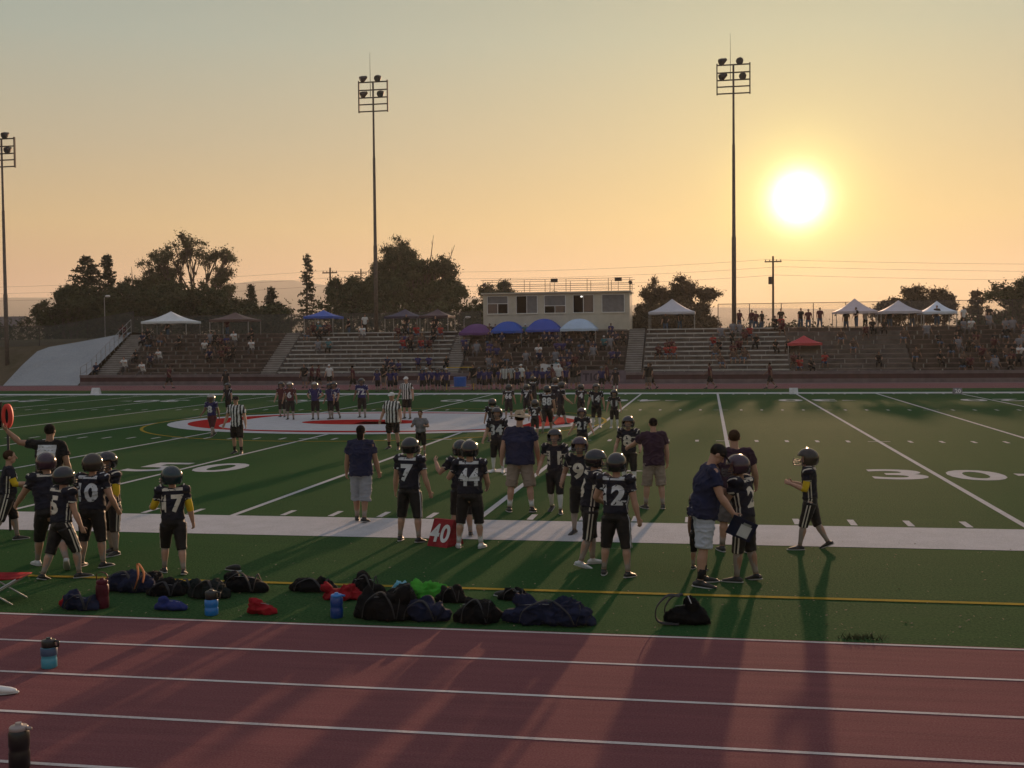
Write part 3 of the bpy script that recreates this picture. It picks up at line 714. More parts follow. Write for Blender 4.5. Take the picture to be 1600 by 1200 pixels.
tag(hd.build('shrubbery', M_broad), 'dense dark undergrowth behind the left bleachers and fence', 'shrubbery', kind='stuff')
# two small car park lamps seen before the dark trees
for px, py, lab in ((163, 465, 'small street lamp with a pale head before the dark pine'), (725, 498, 'small street lamp left of the press box')):
    X = at(px, py, 94).x; H = zat(px, py, X, 94); t = empty('street_lamp', (X, 94, 0), label=lab, cat='street lamp', group='small street lamps beyond the stand')
    b = MB(); b.tube([(0, 0, 0), (0, 0, H), (.25, 0, H+.15)], [.07, .05, .04], 6); b.build('pole', M_steel, t); b = MB(); b.ell((.4, 0, H+.15), (.32, .16, .12)); b.build('lamp_head', M_white, t)

# ------------------------------------------------------------------ people
def cloth(n, c, rough=.85, **k): return mat(n, c, rough, nscale=5, namp=.14, bump=.5, bscale=9, spec=.25, **k)
def skinm(n, c): return mat(n, c, .6, nscale=9, namp=.1)
SK = [skinm('skin_light', (.42, .24, .17)), skinm('skin_tan', (.30, .165, .105)), skinm('skin_brown', (.17, .09, .06))]
HAIR = [mat('hair_dark', (.012, .009, .008), .9, nscale=30, bump=.4, bscale=60, spec=.1), mat('hair_brown', (.045, .024, .014), .9, nscale=30, bump=.4, bscale=60, spec=.1)]
C = dict(navyblack=cloth('jersey_navy_black', (.014, .014, .024)), pantsblack=cloth('pants_black', (.012, .011, .013), .55), cream=cloth('cream_trim', (.60, .55, .47)), lightgrey=cloth('light_trim', (.56, .57, .60)),
 navy=cloth('navy_polo', (.016, .020, .055)), maroonnavy=cloth('dark_polo', (.035, .016, .032)), black=cloth('black_cotton', (.010, .010, .011)), greyshort=cloth('grey_shorts', (.27, .28, .31)), tan=cloth('tan_shorts', (.25, .20, .16)), whiteshort=cloth('pale_shorts', (.42, .45, .52)), darkshort=cloth('dark_grey_shorts', (.12, .105, .105)),
 jeans=cloth('blue_jeans', (.05, .09, .15)), white=cloth('white_cotton', (.60, .60, .60)), yellow=cloth('yellow_sleeve', (.62, .42, .02)), purple=cloth('purple_jersey', (.035, .03, .12)), maroon=cloth('maroon_pants', (.085, .02, .028)), red=cloth('red_shirt', (.32, .03, .03)), grey=cloth('grey_cotton', (.18, .18, .20)), blue=cloth('blue_shirt', (.05, .10, .28)), teal=cloth('teal_shirt', (.04, .14, .16)), brown=cloth('brown_shirt', (.09, .055, .04)), sock=cloth('cream_sock', (.30, .25, .22)), pink=cloth('pink_shirt', (.42, .18, .2)))
HM = dict(dark=mat('helmet_black', (.010, .010, .014), .11, nscale=0, spec=.6), purple=mat('helmet_plum', (.035, .014, .03), .18, nscale=0, spec=.6), teal=mat('helmet_dark_teal', (.010, .026, .034), .14, nscale=0, spec=.6), bronze=mat('helmet_bronze', (.045, .036, .030), .16, .3, nscale=0), silver=mat('helmet_silver', (.30, .28, .26), .25, .4, nscale=0))
M_mask = mat('facemask', (.06, .06, .07), .55); M_trim = C['cream']; M_shoeb = mat('shoe_black', (.012, .012, .013), .5, nscale=0); M_shoew = mat('shoe_white', (.50, .52, .54), .5, nscale=0); M_sole = mat('shoe_sole', (.42, .42, .42), .7, nscale=0); M_eye = mat('eye_dark', (.01, .008, .006), .2, nscale=0); M_mouth = mat('lips', (.20, .07, .06), .6, nscale=0)
def stripe_mat():
    m = bpy.data.materials.new('referee_stripes'); m.use_nodes = True; nt = m.node_tree; N = nt.nodes; L = nt.links; b = N['Principled BSDF']; b.inputs['Roughness'].default_value = .8
    sp = N.new('ShaderNodeSeparateXYZ'); L.new(N.new('ShaderNodeTexCoord').outputs['Object'], sp.inputs[0]); q = N.new('ShaderNodeMath'); q.operation = 'DIVIDE'; L.new(sp.outputs[0], q.inputs[0]); q.inputs[1].default_value = .095
    f = N.new('ShaderNodeMath'); f.operation = 'FRACT'; L.new(q.outputs[0], f.inputs[0]); g = N.new('ShaderNodeMath'); g.operation = 'GREATER_THAN'; L.new(f.outputs[0], g.inputs[0]); g.inputs[1].default_value = .5
    x = N.new('ShaderNodeMix'); x.data_type = 'RGBA'; L.new(g.outputs[0], x.inputs[0]); x.inputs[6].default_value = (.012, .012, .014, 1); x.inputs[7].default_value = (.62, .62, .62, 1); L.new(x.outputs[2], b.inputs['Base Color']); return m
C['stripes'] = stripe_mat()
def folds(me, amp, seed=0.0, vert=.55):
    nn = [v.normal.copy() for v in me.vertices]
    for v, n_ in zip(me.vertices, nn):
        p = v.co; a = noise.noise(Vector((p.x*11+seed, p.y*11, p.z*11*vert)))
        r_ = 1-min(1, abs(noise.noise(Vector((p.x*7+3.1, p.y*7+seed, p.z*13)))*3.2))
        v.co = p+n_*(a*amp*.9+r_*r_*amp-.3*amp)
def skeleton(H, P, kid):
    """joints in the person's own frame, facing +Y, feet on z = 0"""
    lean, side, tw = R(P.get('lean', 3)), R(P.get('side', 0)), R(P.get('twist', 0))
    hs = 1.13 if kid else 1.0; J = {}
    up = Vector((math.sin(side), math.sin(lean), math.cos(lean)*math.cos(side))).normalized()
    pel = Vector((0, 0, 0)); w = .055*H
    J['pel'] = pel; J['waist'] = pel+up*.095*H; J['chest'] = pel+up*.20*H; J['shc'] = pel+up*.285*H; J['neck'] = pel+up*.325*H
    RX = Matrix.Rotation(tw, 3, 'Z') @ Vector((1, 0, 0)); J['RX'] = RX; J['up'] = up; J['fwd'] = up.cross(RX)
    sw = P.get('sw', .120 if kid else .112)*H
    hp, hy = R(P.get('head', (0, 0))[0]), R(P.get('head', (0, 0))[1]+P.get('twist', 0))
    hd = (Matrix.Rotation(hy, 3, 'Z') @ Matrix.Rotation(-hp, 3, 'X')); J['HM'] = hd
    nk = (up+hd @ Vector((0, .25, 1))).normalized()
    J['head'] = J['neck']+nk*.083*H*hs; J['hs'] = hs
    for s, k in ((-1, 'L'), (1, 'R')):
        sh = J['shc']+RX*sw*s+up*.0*H; a, b, e, ei = [R(v) for v in P.get('a'+k, (5, 12, 15, 0))]
        def dr(p, q): 
            v = Vector((s*math.sin(q), math.cos(q)*math.sin(p), -math.cos(q)*math.cos(p))); return Matrix.Rotation(tw, 3, 'Z') @ v
        J['sh'+k] = sh; J['el'+k] = sh+dr(a, b)*.168*H; J['wr'+k] = J['el'+k]+dr(a+e, b-ei)*.145*H; J['hd'+k] = dr(a+e, b-ei)
        a, b, c = [R(v) for v in P.get(k, (0, 4, 3))]
        hip = pel+Vector((s*w, 0, -.02*H)); kn = hip+Vector((s*math.sin(b), math.cos(b)*math.sin(a), -math.cos(b)*math.cos(a)))*.235*H
        an = kn+Vector((s*math.sin(b)*.6, math.sin(a-c), -math.cos(a-c)))*.225*H
        J['hip'+k] = hip; J['kn'+k] = kn; J['an'+k] = an; J['toe'+k] = R(P.get('toe', 14))*s; J['heel'+k] = min(1.0, max(0, -(a-c))*1.1)
    z = -(min(J['anL'].z, J['anR'].z)-.042*H) if not P.get('sit') else .085*H
    for k in J:
        if isinstance(J[k], Vector) and k not in ('RX', 'up', 'fwd', 'hdL', 'hdR'): J[k] = J[k]+Vector((0, 0, z))
    return J
def body_mesh(H, J, kid, fat, lod):
    b = MB(); hs = J['hs']; X = J['RX']
    n = 12 if lod else 8
    b.tube([J['pel']-J['up']*.03*H, J['pel']+J['up']*.02*H, J['waist'], J['chest'], J['shc']-J['up']*.01*H, J['neck']-J['up']*.012*H], [(.062*H*fat, .046*H*fat), (.072*H*fat, .052*H*fat), (.068*H*fat, .050*H*fat), (.080*H*fat, .054*H*fat), (.085*H, .045*H), (.034*H, .034*H)], 16, side=X, cap='round')
    b.tube([J['neck']-J['up']*.03*H, J['head']-J['HM'] @ Vector((0, .008, .02))*H], [.034*H, .031*H], n)
    h = J['head']; Mx = J['HM'].to_4x4(); q = H*hs
    b.ell(h+Mx @ Vector((0, -.004, .012))*q, (.044*q, .054*q, .052*q), 16, 12, mtx=Mx)
    b.ell(h+Mx @ Vector((0, .014, -.028))*q, (.033*q, .036*q, .036*q), 12, 10, mtx=Mx)
    if lod:
        b.tube([h+Mx @ Vector((0, .048, .010))*q, h+Mx @ Vector((0, .062, -.014))*q], [.005*q, .010*q], 6, cap='round')
        for s in (-1, 1): b.ell(h+Mx @ Vector((s*.045, -.004, -.004))*q, (.006*q, .012*q, .017*q), 8, 6, mtx=Mx)
        b.ell(h+Mx @ Vector((0, .046, -.034))*q, (.014*q, .006*q, .007*q), 8, 6, mtx=Mx)
    for s, k in ((-1, 'L'), (1, 'R')):
        sh, el, wr, d = J['sh'+k], J['el'+k], J['wr'+k], J['hd'+k]
        b.tube([J['shc']+X*s*.05*H, sh, sh.lerp(el, .35), el, el.lerp(wr, .3), wr, wr+d*.01*H], [.042*H, .037*H, .034*H*fat**.5, .026*H, .029*H, .018*H, .0160*H], n, cap='round')
        # hand: palm, four unequal bent fingers and a thumb at the side
        pn = (J['fwd']*.6+X*s*-.8); pn = (pn-d*pn.dot(d)).normalized(); sd = d.cross(pn).normalized()*s
        if lod:
            b.tube([wr, wr+d*.022*H, wr+d*.05*H], [(.016*H, .010*H), (.024*H, .011*H), (.023*H, .009*H)], 10, side=sd, cap='round')
            for i in range(4):
                o = wr+d*.050*H+sd*(.0175-.0117*i)*H; l = (.036, .043, .040, .030)[i]*H; f = .35+.1*i
                p1 = o+(d*math.cos(f)+pn*math.sin(f))*l*.5; p2 = p1+(d*math.cos(f*2.4)+pn*math.sin(f*2.4))*l*.5
                b.tube([o-d*.012*H, o, p1, p2], [.0054*H]*2+[.0052*H, .0044*H], 6, cap='round')
            o = wr+d*.016*H+sd*.018*H; p1 = o+(d*.6+sd*.75+pn*.3).normalized()*.024*H; p2 = p1+(d*.9+sd*.15+pn*.35).normalized()*.020*H
            b.tube([o-sd*.008*H, o, p1, p2], [.0065*H, .0065*H, .0058*H, .005*H], 6, cap='round')
        else: b.tube([wr, wr+d*.045*H, wr+d*.09*H], [.015*H, .018*H, .010*H], 6, cap='round')
        hp, kn, an = J['hip'+k], J['kn'+k], J['an'+k]
        b.tube([J['pel']+Vector((s*.03*H, 0, .0)), hp, hp.lerp(kn, .4), kn, kn.lerp(an, .3)+Vector((0, -.006*H, 0)), kn.lerp(an, .8), an], [.040*H, .046*H*fat**.6, .043*H*fat**.7, .031*H, .035*H, .022*H, .021*H], n, cap='round')
        f = Vector((math.sin(J['toe'+k]), math.cos(J['toe'+k]), -J['heel'+k]*.8)).normalized()
        b.tube([an-f*.012*H-Vector((0, 0, .018*H)), an+f*.05*H-Vector((0, 0, .024*H)), an+f*.095*H-Vector((0, 0, .030*H))], [(.018*H, .02*H), (.022*H, .015*H), (.018*H, .009*H)], 8, side=f.cross(Vector((0, 0, 1))), cap='round')
    return fuse(b, .0085 if lod == 2 else (.013 if lod == 1 else .024), 1 if lod else 1, 'body')
def leg_tubes(b, H, J, f0, f1, add, flare=0, ks='LR', n=12):
    """cloth round each leg between fractions along hip-knee-ankle (0..1..2)"""
    for k in ks:
        hp, kn, an = J['hip'+k], J['kn'+k], J['an'+k]
        prof = [(0, .053), (.4, .047), (.8, .036), (1, .032), (1.3, .033), (1.8, .020), (2, .020)]
        def rad(f):
            for (a, r), (c, q) in zip(prof, prof[1:]):
                if a <= f <= c: return r+(q-r)*(f-a)/(c-a)
            return .02
        ts = [f0]+[t for t in (.25, .5, .75, .95, 1.05, 1.3, 1.6, 1.8) if f0 < t < f1]+[f1]; pts, rs = [], []
        for t in ts:
            p = hp.lerp(kn, t) if t <= 1 else kn.lerp(an, t-1); pts.append(p); rs.append((rad(t)+add+flare*max(0, t-.2))*H)
        b.tube(pts, rs, n)
def shoe_mesh(H, J, k):
    an = J['an'+k]; f = Vector((math.sin(J['toe'+k]), math.cos(J['toe'+k]), -J['heel'+k]*.8)).normalized(); sd = f.cross(Vector((0, 0, 1))).normalized(); up = sd.cross(f)
    b = MB(); z = -.042*H
    b.tube([an-f*.032*H+up*(z+.022*H), an-f*.005*H+up*(z+.026*H), an+f*.045*H+up*(z+.021*H), an+f*.085*H+up*(z+.016*H), an+f*.113*H+up*(z+.013*H)], [(.022*H, .020*H), (.025*H, .025*H), (.027*H, .019*H), (.027*H, .014*H), (.018*H, .009*H)], 10, side=sd, cap='round')
    b.tube([an+up*-.02*H, an+up*.012*H], [.025*H, .024*H], 10)
    so = MB(); so.tube([an-f*.05*H+up*(z+.006*H), an+f*.0*H+up*(z+.005*H), an+f*.075*H+up*(z+.005*H), an+f*.128*H+up*(z+.006*H)], [(.017*H, .005*H), (.026*H, .006*H), (.029*H, .006*H), (.015*H, .005*H)], 10, side=sd, cap='round')
    return b, so
_HEL = {}
def helmet_parts():
    if 'h' in _HEL: return _HEL['h']
    n, m = 36, 26; vs, fs, keep = [], [], {}
    for j in range(m+1):
        ph = math.pi*j/m
        for i in range(n):
            a = 2*math.pi*i/n; x, y, z = math.sin(ph)*math.cos(a), math.sin(ph)*math.sin(a), math.cos(ph)
            flare = 1+.10*max(0, -z-.2)*(1 if y < .2 else 0); ok = z > -.72 and not (y > .48 and z < .20) and not (y > .15 and z < -.62)
            vs.append((x*.123*flare, y*(.150 if y < 0 else .142)*flare-.008, z*.136+.012)); keep[j*n+i] = ok
    for j in range(m):
        for i in range(n):
            f = (j*n+i, j*n+(i+1) % n, (j+1)*n+(i+1) % n, (j+1)*n+i)
            if all(keep[q] for q in f): fs.append(f)
    me = bpy.data.meshes.new('t'); me.from_pydata(vs, [], fs); bm = bmesh.new(); bm.from_mesh(me)
    bmesh.ops.remove_doubles(bm, verts=bm.verts, dist=1e-4); bmesh.ops.delete(bm, geom=[v for v in bm.verts if not v.link_faces], context='VERTS')
    bmesh.ops.solidify(bm, geom=bm.faces[:], thickness=.012); bmesh.ops.recalc_face_normals(bm, faces=bm.faces); bm.to_mesh(me); bm.free()
    me.polygons.foreach_set('use_smooth', [True]*len(me.polygons))
    fm = MB()
    for z, d, w in ((-.018, .195, .100), (-.052, .198, .100), (-.088, .185, .092)):
        fm.tube([(w*math.cos(t)*1.13, .055+(d-.055)*math.sin(t), z) for t in [math.pi*q/12 for q in range(13)]], .006, 6)
    for x in (-.032, .032): fm.tube([(x, .180, .012), (x, .194, -.018), (x, .197, -.052), (x, .183, -.09)], .0055, 6)
    for s in (-1, 1): fm.tube([(s*.112, .055, .02), (s*.114, .06, -.03), (s*.106, .065, -.09)], .006, 6)
    st = MB(); N_ = 14; w = .016
    for k in range(N_):
        a0, a1 = math.pi*(.14+.78*k/N_), math.pi*(.14+.78*(k+1)/N_)
        def pt(a, x): y = math.cos(a); return (x, y*(.150 if y < 0 else .142)*1.016-.008, math.sin(a)*.136*1.016+.012)
        for x in (-.012, .012): st.quad(pt(a0, x-.006), pt(a0, x+.006), pt(a1, x+.006), pt(a1, x-.006))
    _HEL['h'] = (me, fm.mesh('facemask', True), st.mesh('stripe')); return _HEL['h']
def helmet(root, H, J, kind, sc=None):
    me, fm, st = helmet_parts(); key = 'm'+kind
    if key not in _HEL:
        a = me.copy(); a.materials.append(HM[kind]); f = fm.copy(); f.materials.append(M_mask); c = st.copy(); c.materials.append(M_trim); _HEL[key] = (a, f, c)
    a, f, c = _HEL[key]; o = mobj('helmet', a, root); k = sc or (1.05 if H > 1.3 else 1.0)
    o.matrix_local = Matrix.Translation(J['head']+J['HM'] @ Vector((0, 0, .006*H))) @ J['HM'].to_4x4() @ Matrix.Scale(k*.98, 4)
    mobj('facemask', f, o); mobj('stripe', c, o); return o
def bvh_of(me): return BVHTree.FromPolygons([v.co.copy() for v in me.vertices], [tuple(p.vertices) for p in me.polygons])
def drape(root, name, m, grids, bvh, off=.006):
    """grids: list of (verts, faces, direction); each vertex is laid on the cloth along the direction"""
    b = MB()
    for vs, fs, d in grids:
        d = Vector(d).normalized(); out = []; bad = set()
        for i, v in enumerate(vs):
            h = bvh.ray_cast(Vector(v)+d*.35, -d, .7)
            if h[0] is None: h = bvh.find_nearest(Vector(v))
            out.append(h[0]+d*off)
        b.add(out, fs)
    return b.build(name, m, root)
def ribbon(pts, wdir, w, steps=8):
    vs, fs = [], []; P = [Vector(p) for p in pts]; Q = []
    for a, c in zip(P, P[1:]): Q += [a.lerp(c, i/steps) for i in range(steps)]
    Q.append(P[-1]); wd = Vector(wdir).normalized()
    for q in Q: vs += [q-wd*w/2, q, q+wd*w/2]
    for i in range(len(Q)-1):
        for j in range(2): fs.append((i*3+j, i*3+j+1, i*3+4+j, i*3+3+j))
    return vs, fs
SHARE = {}
def person(px, pf, pt, yaw, pose, kind, label, top='navyblack', pants='pantsblack', skin=0, lod=2, num=None, front=None, helm='dark', hat=None, sock='sock', shoe='b', fat=1.0, stripes=False, sleeves=None, group=None, hairc=0, pantlen=None, X=None, Y=None, Z=0, Hc=None, print_=None, band=True, cat='person', trimc='cream'):
    kid = kind in ('player', 'kid')
    if X is None: g = gnd(px, pf); X, Y = g.x, g.y
    Ht = Hc or zat(px, pt, X, Y)
    bend = 1-.25*math.sin(R(abs(pose.get('lean', 3))))-(.02 if pose.get('stride') else 0)
    H = Ht/bend/(1.035 if kind == 'player' and helm else (1.02 if hat else 1.0))
    t = empty('person', (X, Y, Z), R(yaw), label, cat, group)
    key = (round(H, 2), str(pose), kind, lod, round(fat, 2))
    J = skeleton(H, pose, kid)
    if kid: fat *= 1.14
    fatb = fat
    if ('b',)+key in SHARE: bm_ = SHARE[('b',)+key]
    else: SHARE[('b',)+key] = bm_ = body_mesh(H, J, kid, fatb, lod)
    me = bm_.copy() if len(bm_.materials) else bm_
    me.materials.clear(); me.materials.append(SK[skin]); mobj('body', me, t)
    up, Xv, fw = J['up'], J['RX'], J['fwd']; vx = {2: .012, 1: .016, 0: .026}[lod]
    # ---- top
    b = MB(); pads = kind == 'player' and helm
    jr = [(J['pel']+up*(.012 if kid else -.045)*H, (.100*fat, .079*fat)), (J['pel']+up*.05*H, (.098*fat, .077*fat)), (J['waist'], (.092*fat, .073*fat)), (J['chest'], (.106*fat, .078*fat)), (J['shc']-up*.015*H, (.110, .066)), (J['neck']-up*.004*H, (.046, .044))]
    if kind != 'player': jr = [(p, (r[0]*1.03+.004, r[1]*1.05)) for p, r in jr]
    b.tube([p for p, r in jr], [(r[0]*H, r[1]*H) for p, r in jr], 18, side=Xv)
    for s, k in ((-1, 'L'), (1, 'R')):
        sh, el = J['sh'+k], J['el'+k]; f = .5 if pads else .62
        b.tube([J['shc']+Xv*s*.04*H, sh, sh.lerp(el, .3), sh.lerp(el, f)], [.050*H, (.050 if pads else .046)*H, (.046 if pads else .044)*H, (.042 if pads else .046)*H], 12)
        if pads:
            b.ell(sh+up*.022*H-Xv*s*.012*H, (.070*H, .072*H, .047*H), 14, 10)
            b.ell(J['shc']+Xv*s*.05*H-fw*.03*H-up*.02*H, (.06*H, .045*H, .06*H), 12, 8)
            b.ell(J['shc']+Xv*s*.05*H+fw*.035*H-up*.02*H, (.06*H, .04*H, .06*H), 12, 8)
    jm = fuse(b, vx, 2, 'jersey'); (folds(jm, .013 if kid else .016, px*.37) if lod else None); jm.materials.append(C[top]); jo = mobj('jersey' if kind == 'player' else 'shirt', jm, t)
    # ---- legs
    b = MB(); b.tube([J['pel']-up*.06*H, J['pel']-up*.025*H, J['pel']+up*.03*H, J['pel']+up*.07*H], [(.070*H*fat, .052*H*fat), (.094*H*fat, .074*H*fat), (.094*H*fat, .073*H*fat), (.084*H*fat, .066*H*fat)], 16, side=Xv)
    pl = pantlen or (1.12 if kind == 'player' else 1.0)
    if kind == 'player': leg_tubes(b, H, J, 0, pl, .018)
    elif pl > 1.4: leg_tubes(b, H, J, 0, pl, .012, .0)
    else: leg_tubes(b, H, J, 0, pl, .012*fat, .016)
    pm = fuse(b, vx, 2, 'pants'); (folds(pm, .006 if kid else .013, px*.71) if lod else None); pm.materials.append(C[pants]); mobj('pants' if kind == 'player' or pl > 1.4 else 'shorts', pm, t)
    if lod == 0 and kind != 'player' and pose.get('sit'): pass
    if sock and pl < 1.5:
        for k in 'LR':
            b = MB(); leg_tubes(b, H, J, (1.08 if kind == 'player' else 1.62), 1.93, .0035, ks=k, n=10); b.build('sock', C[sock], t, True)
    for k in 'LR':
        b, so = shoe_mesh(H, J, k)
        if lod: sm = fuse(b, .009, 1, 'shoe'); sm.materials.append(M_shoew if shoe == 'w' else M_shoeb); o = mobj('shoe', sm, t); so.build('sole', M_sole, o, True)
        else: b.build('shoe', M_shoew if shoe == 'w' else M_shoeb, t, True)
    if sleeves:
        for k in sleeves: b = MB(); sh, el, wr = J['sh'+k], J['el'+k], J['wr'+k]; b.tube([sh.lerp(el, .48), sh.lerp(el, .8), el, el.lerp(wr, .14)], [.037*H, .036*H, .033*H, .031*H], 10, cap='round'); b.build('elbow_sleeve', C['yellow'], t, True)
    # ---- head
    hd = J['head']; Mx = J['HM'].to_4x4(); q = H*J['hs']
    if kind == 'player' and helm: helmet(t, H, J, helm)
    else:
        if hat != 'bald':
            b = MB(); b.ell(hd+Mx @ Vector((0, -.010, .018))*q, (.048*q, .055*q, .052*q), 16, 10, mtx=Mx)
            if hairc == 2: b.ell(hd+Mx @ Vector((0, -.035, -.035))*q, (.036*q, .026*q, .06*q), 12, 8, mtx=Mx)
            hm_m = fuse(b, .008 if lod else .02, 1, 'hair'); bmh = bmesh.new(); bmh.from_mesh(hm_m)
            inv = Mx.inverted()
            kill = [v for v in bmh.verts if (lambda p: p.y > .028*q and p.z < .030*q or (p.z < -.012*q and p.y > -.005*q) or (p.z < -.03*q and hairc != 2))(inv @ (v.co-hd))]
            bmesh.ops.delete(bmh, geom=kill, context='VERTS'); bmh.to_mesh(hm_m); bmh.free()
            hm_m.materials.append(HAIR[hairc % 2]); mobj('hair', hm_m, t)
        if lod:
            for s in (-1, 1): b = MB(); b.ell(hd+Mx @ Vector((s*.017, .045, .004))*q, (.006*q, .004*q, .004*q), 8, 6); b.build('eye', M_eye, t)
        if hat in ('cap', 'whitecap'):
            m = C['white'] if hat == 'whitecap' else C['black']; b = MB(); b.ell(hd+Mx @ Vector((0, -.006, .030))*q, (.052*q, .060*q, .047*q), 16, 10, mtx=Mx)
            b.tube([hd+Mx @ Vector((0, .035, .030))*q, hd+Mx @ Vector((0, .075, .024))*q, hd+Mx @ Vector((0, .100, .016))*q], [(.046*q, .006*q), (.040*q, .005*q), (.022*q, .004*q)], 12, side=Mx @ Vector((1, 0, 0)), cap='round'); o = b.build('cap', m, t, True)
        if hat == 'sunhat':
            b = MB(); n = 28; vs = []; prof = [(.0, .082), (.03, .080), (.045, .066), (.050, .040), (.056, .034), (.085, .028), (.108, .022), (.108, .017), (.055, .026), (.04, .03)]
            for rr, z in prof:
                for i in range(n): a = 2*math.pi*i/n; vs.append(hd+Mx @ Vector((rr*math.cos(a), rr*math.sin(a)*1.05-.004, z+(.008*math.sin(2*a) if rr > .08 else 0)))*q)
            b.add(vs, [(j*n+i, j*n+(i+1) % n, (j+1)*n+(i+1) % n, (j+1)*n+i) for j in range(len(prof)-1) for i in range(n)])
            b.build('sun_hat', mat('straw', (.36, .28, .19), .9, nscale=20), t, True)
    # ---- trim
    if lod and (num or front or stripes or print_ or (pads and band)):
        bv = bvh_of(jm); rx = Xv; bz = 1 if lod == 2 else .0
        tm = C[trimc]
        for txt, sgn in ((num, -1), (front, 1)):
            if not txt: continue
            vs, fs, w = text_data(txt, .045, .2); h = .172*H; kx = min(1.12, .205*H/(w*h))
            ctr = J['chest']-up*.025*H
            g = [ctr+rx*(-sgn*v.x*h*kx)+up*v.y*h for v in vs]
            drape(t, 'number', tm, [(g, fs, fw*sgn)], bv)
        if pads and band:
            top_ = J['shc']+up*.028*H
            grids = [ribbon([top_-rx*.095*H, top_+rx*.095*H], up, .030*H, 8)+(-fw,)]
            drape(t, 'name_panel', tm, grids, bv)
            for s, k in ((-1, 'L'), (1, 'R')):
                c = J['sh'+k]; g = []
                for o2 in (-.025, .030): g.append(ribbon([c+rx*s*o2*H+fw*.058*H+up*.03*H, c+rx*s*o2*H-fw*.040*H+up*.03*H], rx, .014*H, 10)+(up+rx*s*.35,))
                g.append(ribbon([c.lerp(J['el'+k], .43)+fw*.045*H, c.lerp(J['el'+k], .43)-fw*.045*H], up, .014*H, 6)+(rx*s,))
                drape(t, 'shoulder_stripes', tm, g, bv)
        if print_:
            drape(t, 'back_print', C['lightgrey'], [ribbon([J['chest']+rx*q_*H+up*.085*H, J['chest']+rx*q_*H-up*.075*H], rx, .0172*H, 16)+(-fw,) for q_ in [-.0765+.017*z_ for z_ in range(10)]], bv, .009)
            g = []
            rr = random.Random(3)
            for i in range(5):
                for j in range(5):
                    if rr.random() < .6:
                        c = J['chest']+up*(.066-.03*i)*H+rx*(-.06+.03*j)*H; l_ = rr.uniform(.004, .009)*H; g.append(ribbon([c-rx*l_, c+rx*l_+up*.002*H], up, .0035*H, 2)+(-fw,))
            drape(t, 'print_lettering', C['black'], g, bv, .016)
        if kind == 'player' and stripes:
            pv = bvh_of(pm); g = []
            for s, k in ((-1, 'L'), (1, 'R')):
                for o2 in (-.020, .010): 
                    f_ = Vector((0, 1, 0))*(o2*H); g.append(ribbon([J['hip'+k]+Vector((s*.03*H, 0, .045*H))+f_, J['kn'+k]+Vector((s*.02*H, 0, 0))+f_, J['kn'+k].lerp(J['an'+k], .12)+Vector((s*.02*H, 0, 0))+f_], (0, 1, 0), .012*H, 8)+(Vector((s, 0, 0)),))
            [drape(t, 'pants_stripe', tm, [q_], pv, .005) for q_ in g]
            g = []
            for s in (-1, 1):
                for o2 in (-.018, .012): g.append(ribbon([J['chest']+rx*s*.06*H+up*.02*H+fw*o2*H, J['pel']+rx*s*.06*H+up*.03*H+fw*o2*H], fw, .011*H, 8)+(rx*s,))
            [drape(t, 'side_stripe', tm, [q_], bv, .005) for q_ in g]
        if top == 'navy' and kind == 'adult' and not pads:
            g = []
            for s in (-1, 1): g.append(ribbon([J['shc']+rx*s*.06*H+up*.03*H, J['chest']+rx*s*.075*H, J['waist']+rx*s*.078*H-up*.02*H], rx, .009*H, 8)+(-fw,))
            drape(t, 'piping', C['lightgrey'], g, bv, .005)
    return t, J, H
ST = dict(lean=3, L=(3, 5, 4), R=(-3, 5, 4), aL=(-2, 16, 14, 6), aR=(4, 16, 18, 6))
def P(**k): d = dict(ST); d.update(k); return d
WALK = dict(lean=5, L=(22, 3, 6), R=(-16, 3, 22), aL=(-18, 12, 15, 4), aR=(22, 12, 30, 8), stride=1)
WALK2 = dict(lean=5, R=(22, 3, 6), L=(-16, 3, 22), aR=(-18, 12, 15, 4), aL=(22, 12, 30, 8), stride=1)
HIPS = P(aL=(-20, 42, 75, 75), aR=(-20, 42, 75, 75))
G1 = 'players and coaches gathered on the near sideline'; G2 = 'dark uniformed players spread over the field'; G3 = 'officials on the field'; G4 = 'opposing players standing on the field'
# near sideline, left group
person(14, 846, 706, -55, P(L=(14, 4, 6), R=(-18, 4, 14), aL=(12, 14, 50, 10), aR=(20, 12, 70, 25)), 'player', 'bareheaded boy in a striped jersey with a yellow elbow sleeve at the left edge', front='8', helm=None, hat=None, sleeves='LR', stripes=True, group=G1, skin=0, hairc=1)
person(80, 832, 664, 8, P(aL=(4, 98, 5, -38), aR=(-4, 16, 20, 10), L=(2, 6, 2), R=(-2, 8, 2)), 'adult', 'man in a black shirt with white back print, holding up the red marker pole', top='black', pants='jeans', pantlen=1.9, skin=1, hairc=0, fat=1.22, print_=1, group=G1, shoe='w')
person(80, 887, 717, 42, dict(lean=16, L=(26, 4, 8), R=(-22, 4, 26), aL=(38, 22, 8, 6), aR=(-6, 10, 20, 5), stride=1, head=(8, 10)), 'player', 'stooping player in a plum coloured helmet and white shoes, left arm stretched forward', helm='purple', shoe='w', group=G1, skin=0, fat=1.1)
person(98, 904, 738, -28, dict(lean=8, side=-7, L=(-16, 6, 4), R=(24, 6, 20), aL=(-2, 14, 14, 5), aR=(8, 14, 10, 5), stride=1, head=(6, 20)), 'player', 'player number 5 walking right past the navy duffel', num='5', stripes=True, group=G1, skin=0)
person(146, 886, 713, -4, P(lean=3, L=(0, 9, 3), R=(2, 7, 3), aL=(-6, 20, 20, 6), aR=(2, 22, 30, 16)), 'player', 'player number 10 seen from behind under a bronze helmet', num='10', helm='bronze', group=G1, skin=0, fat=1.12, trimc='lightgrey')
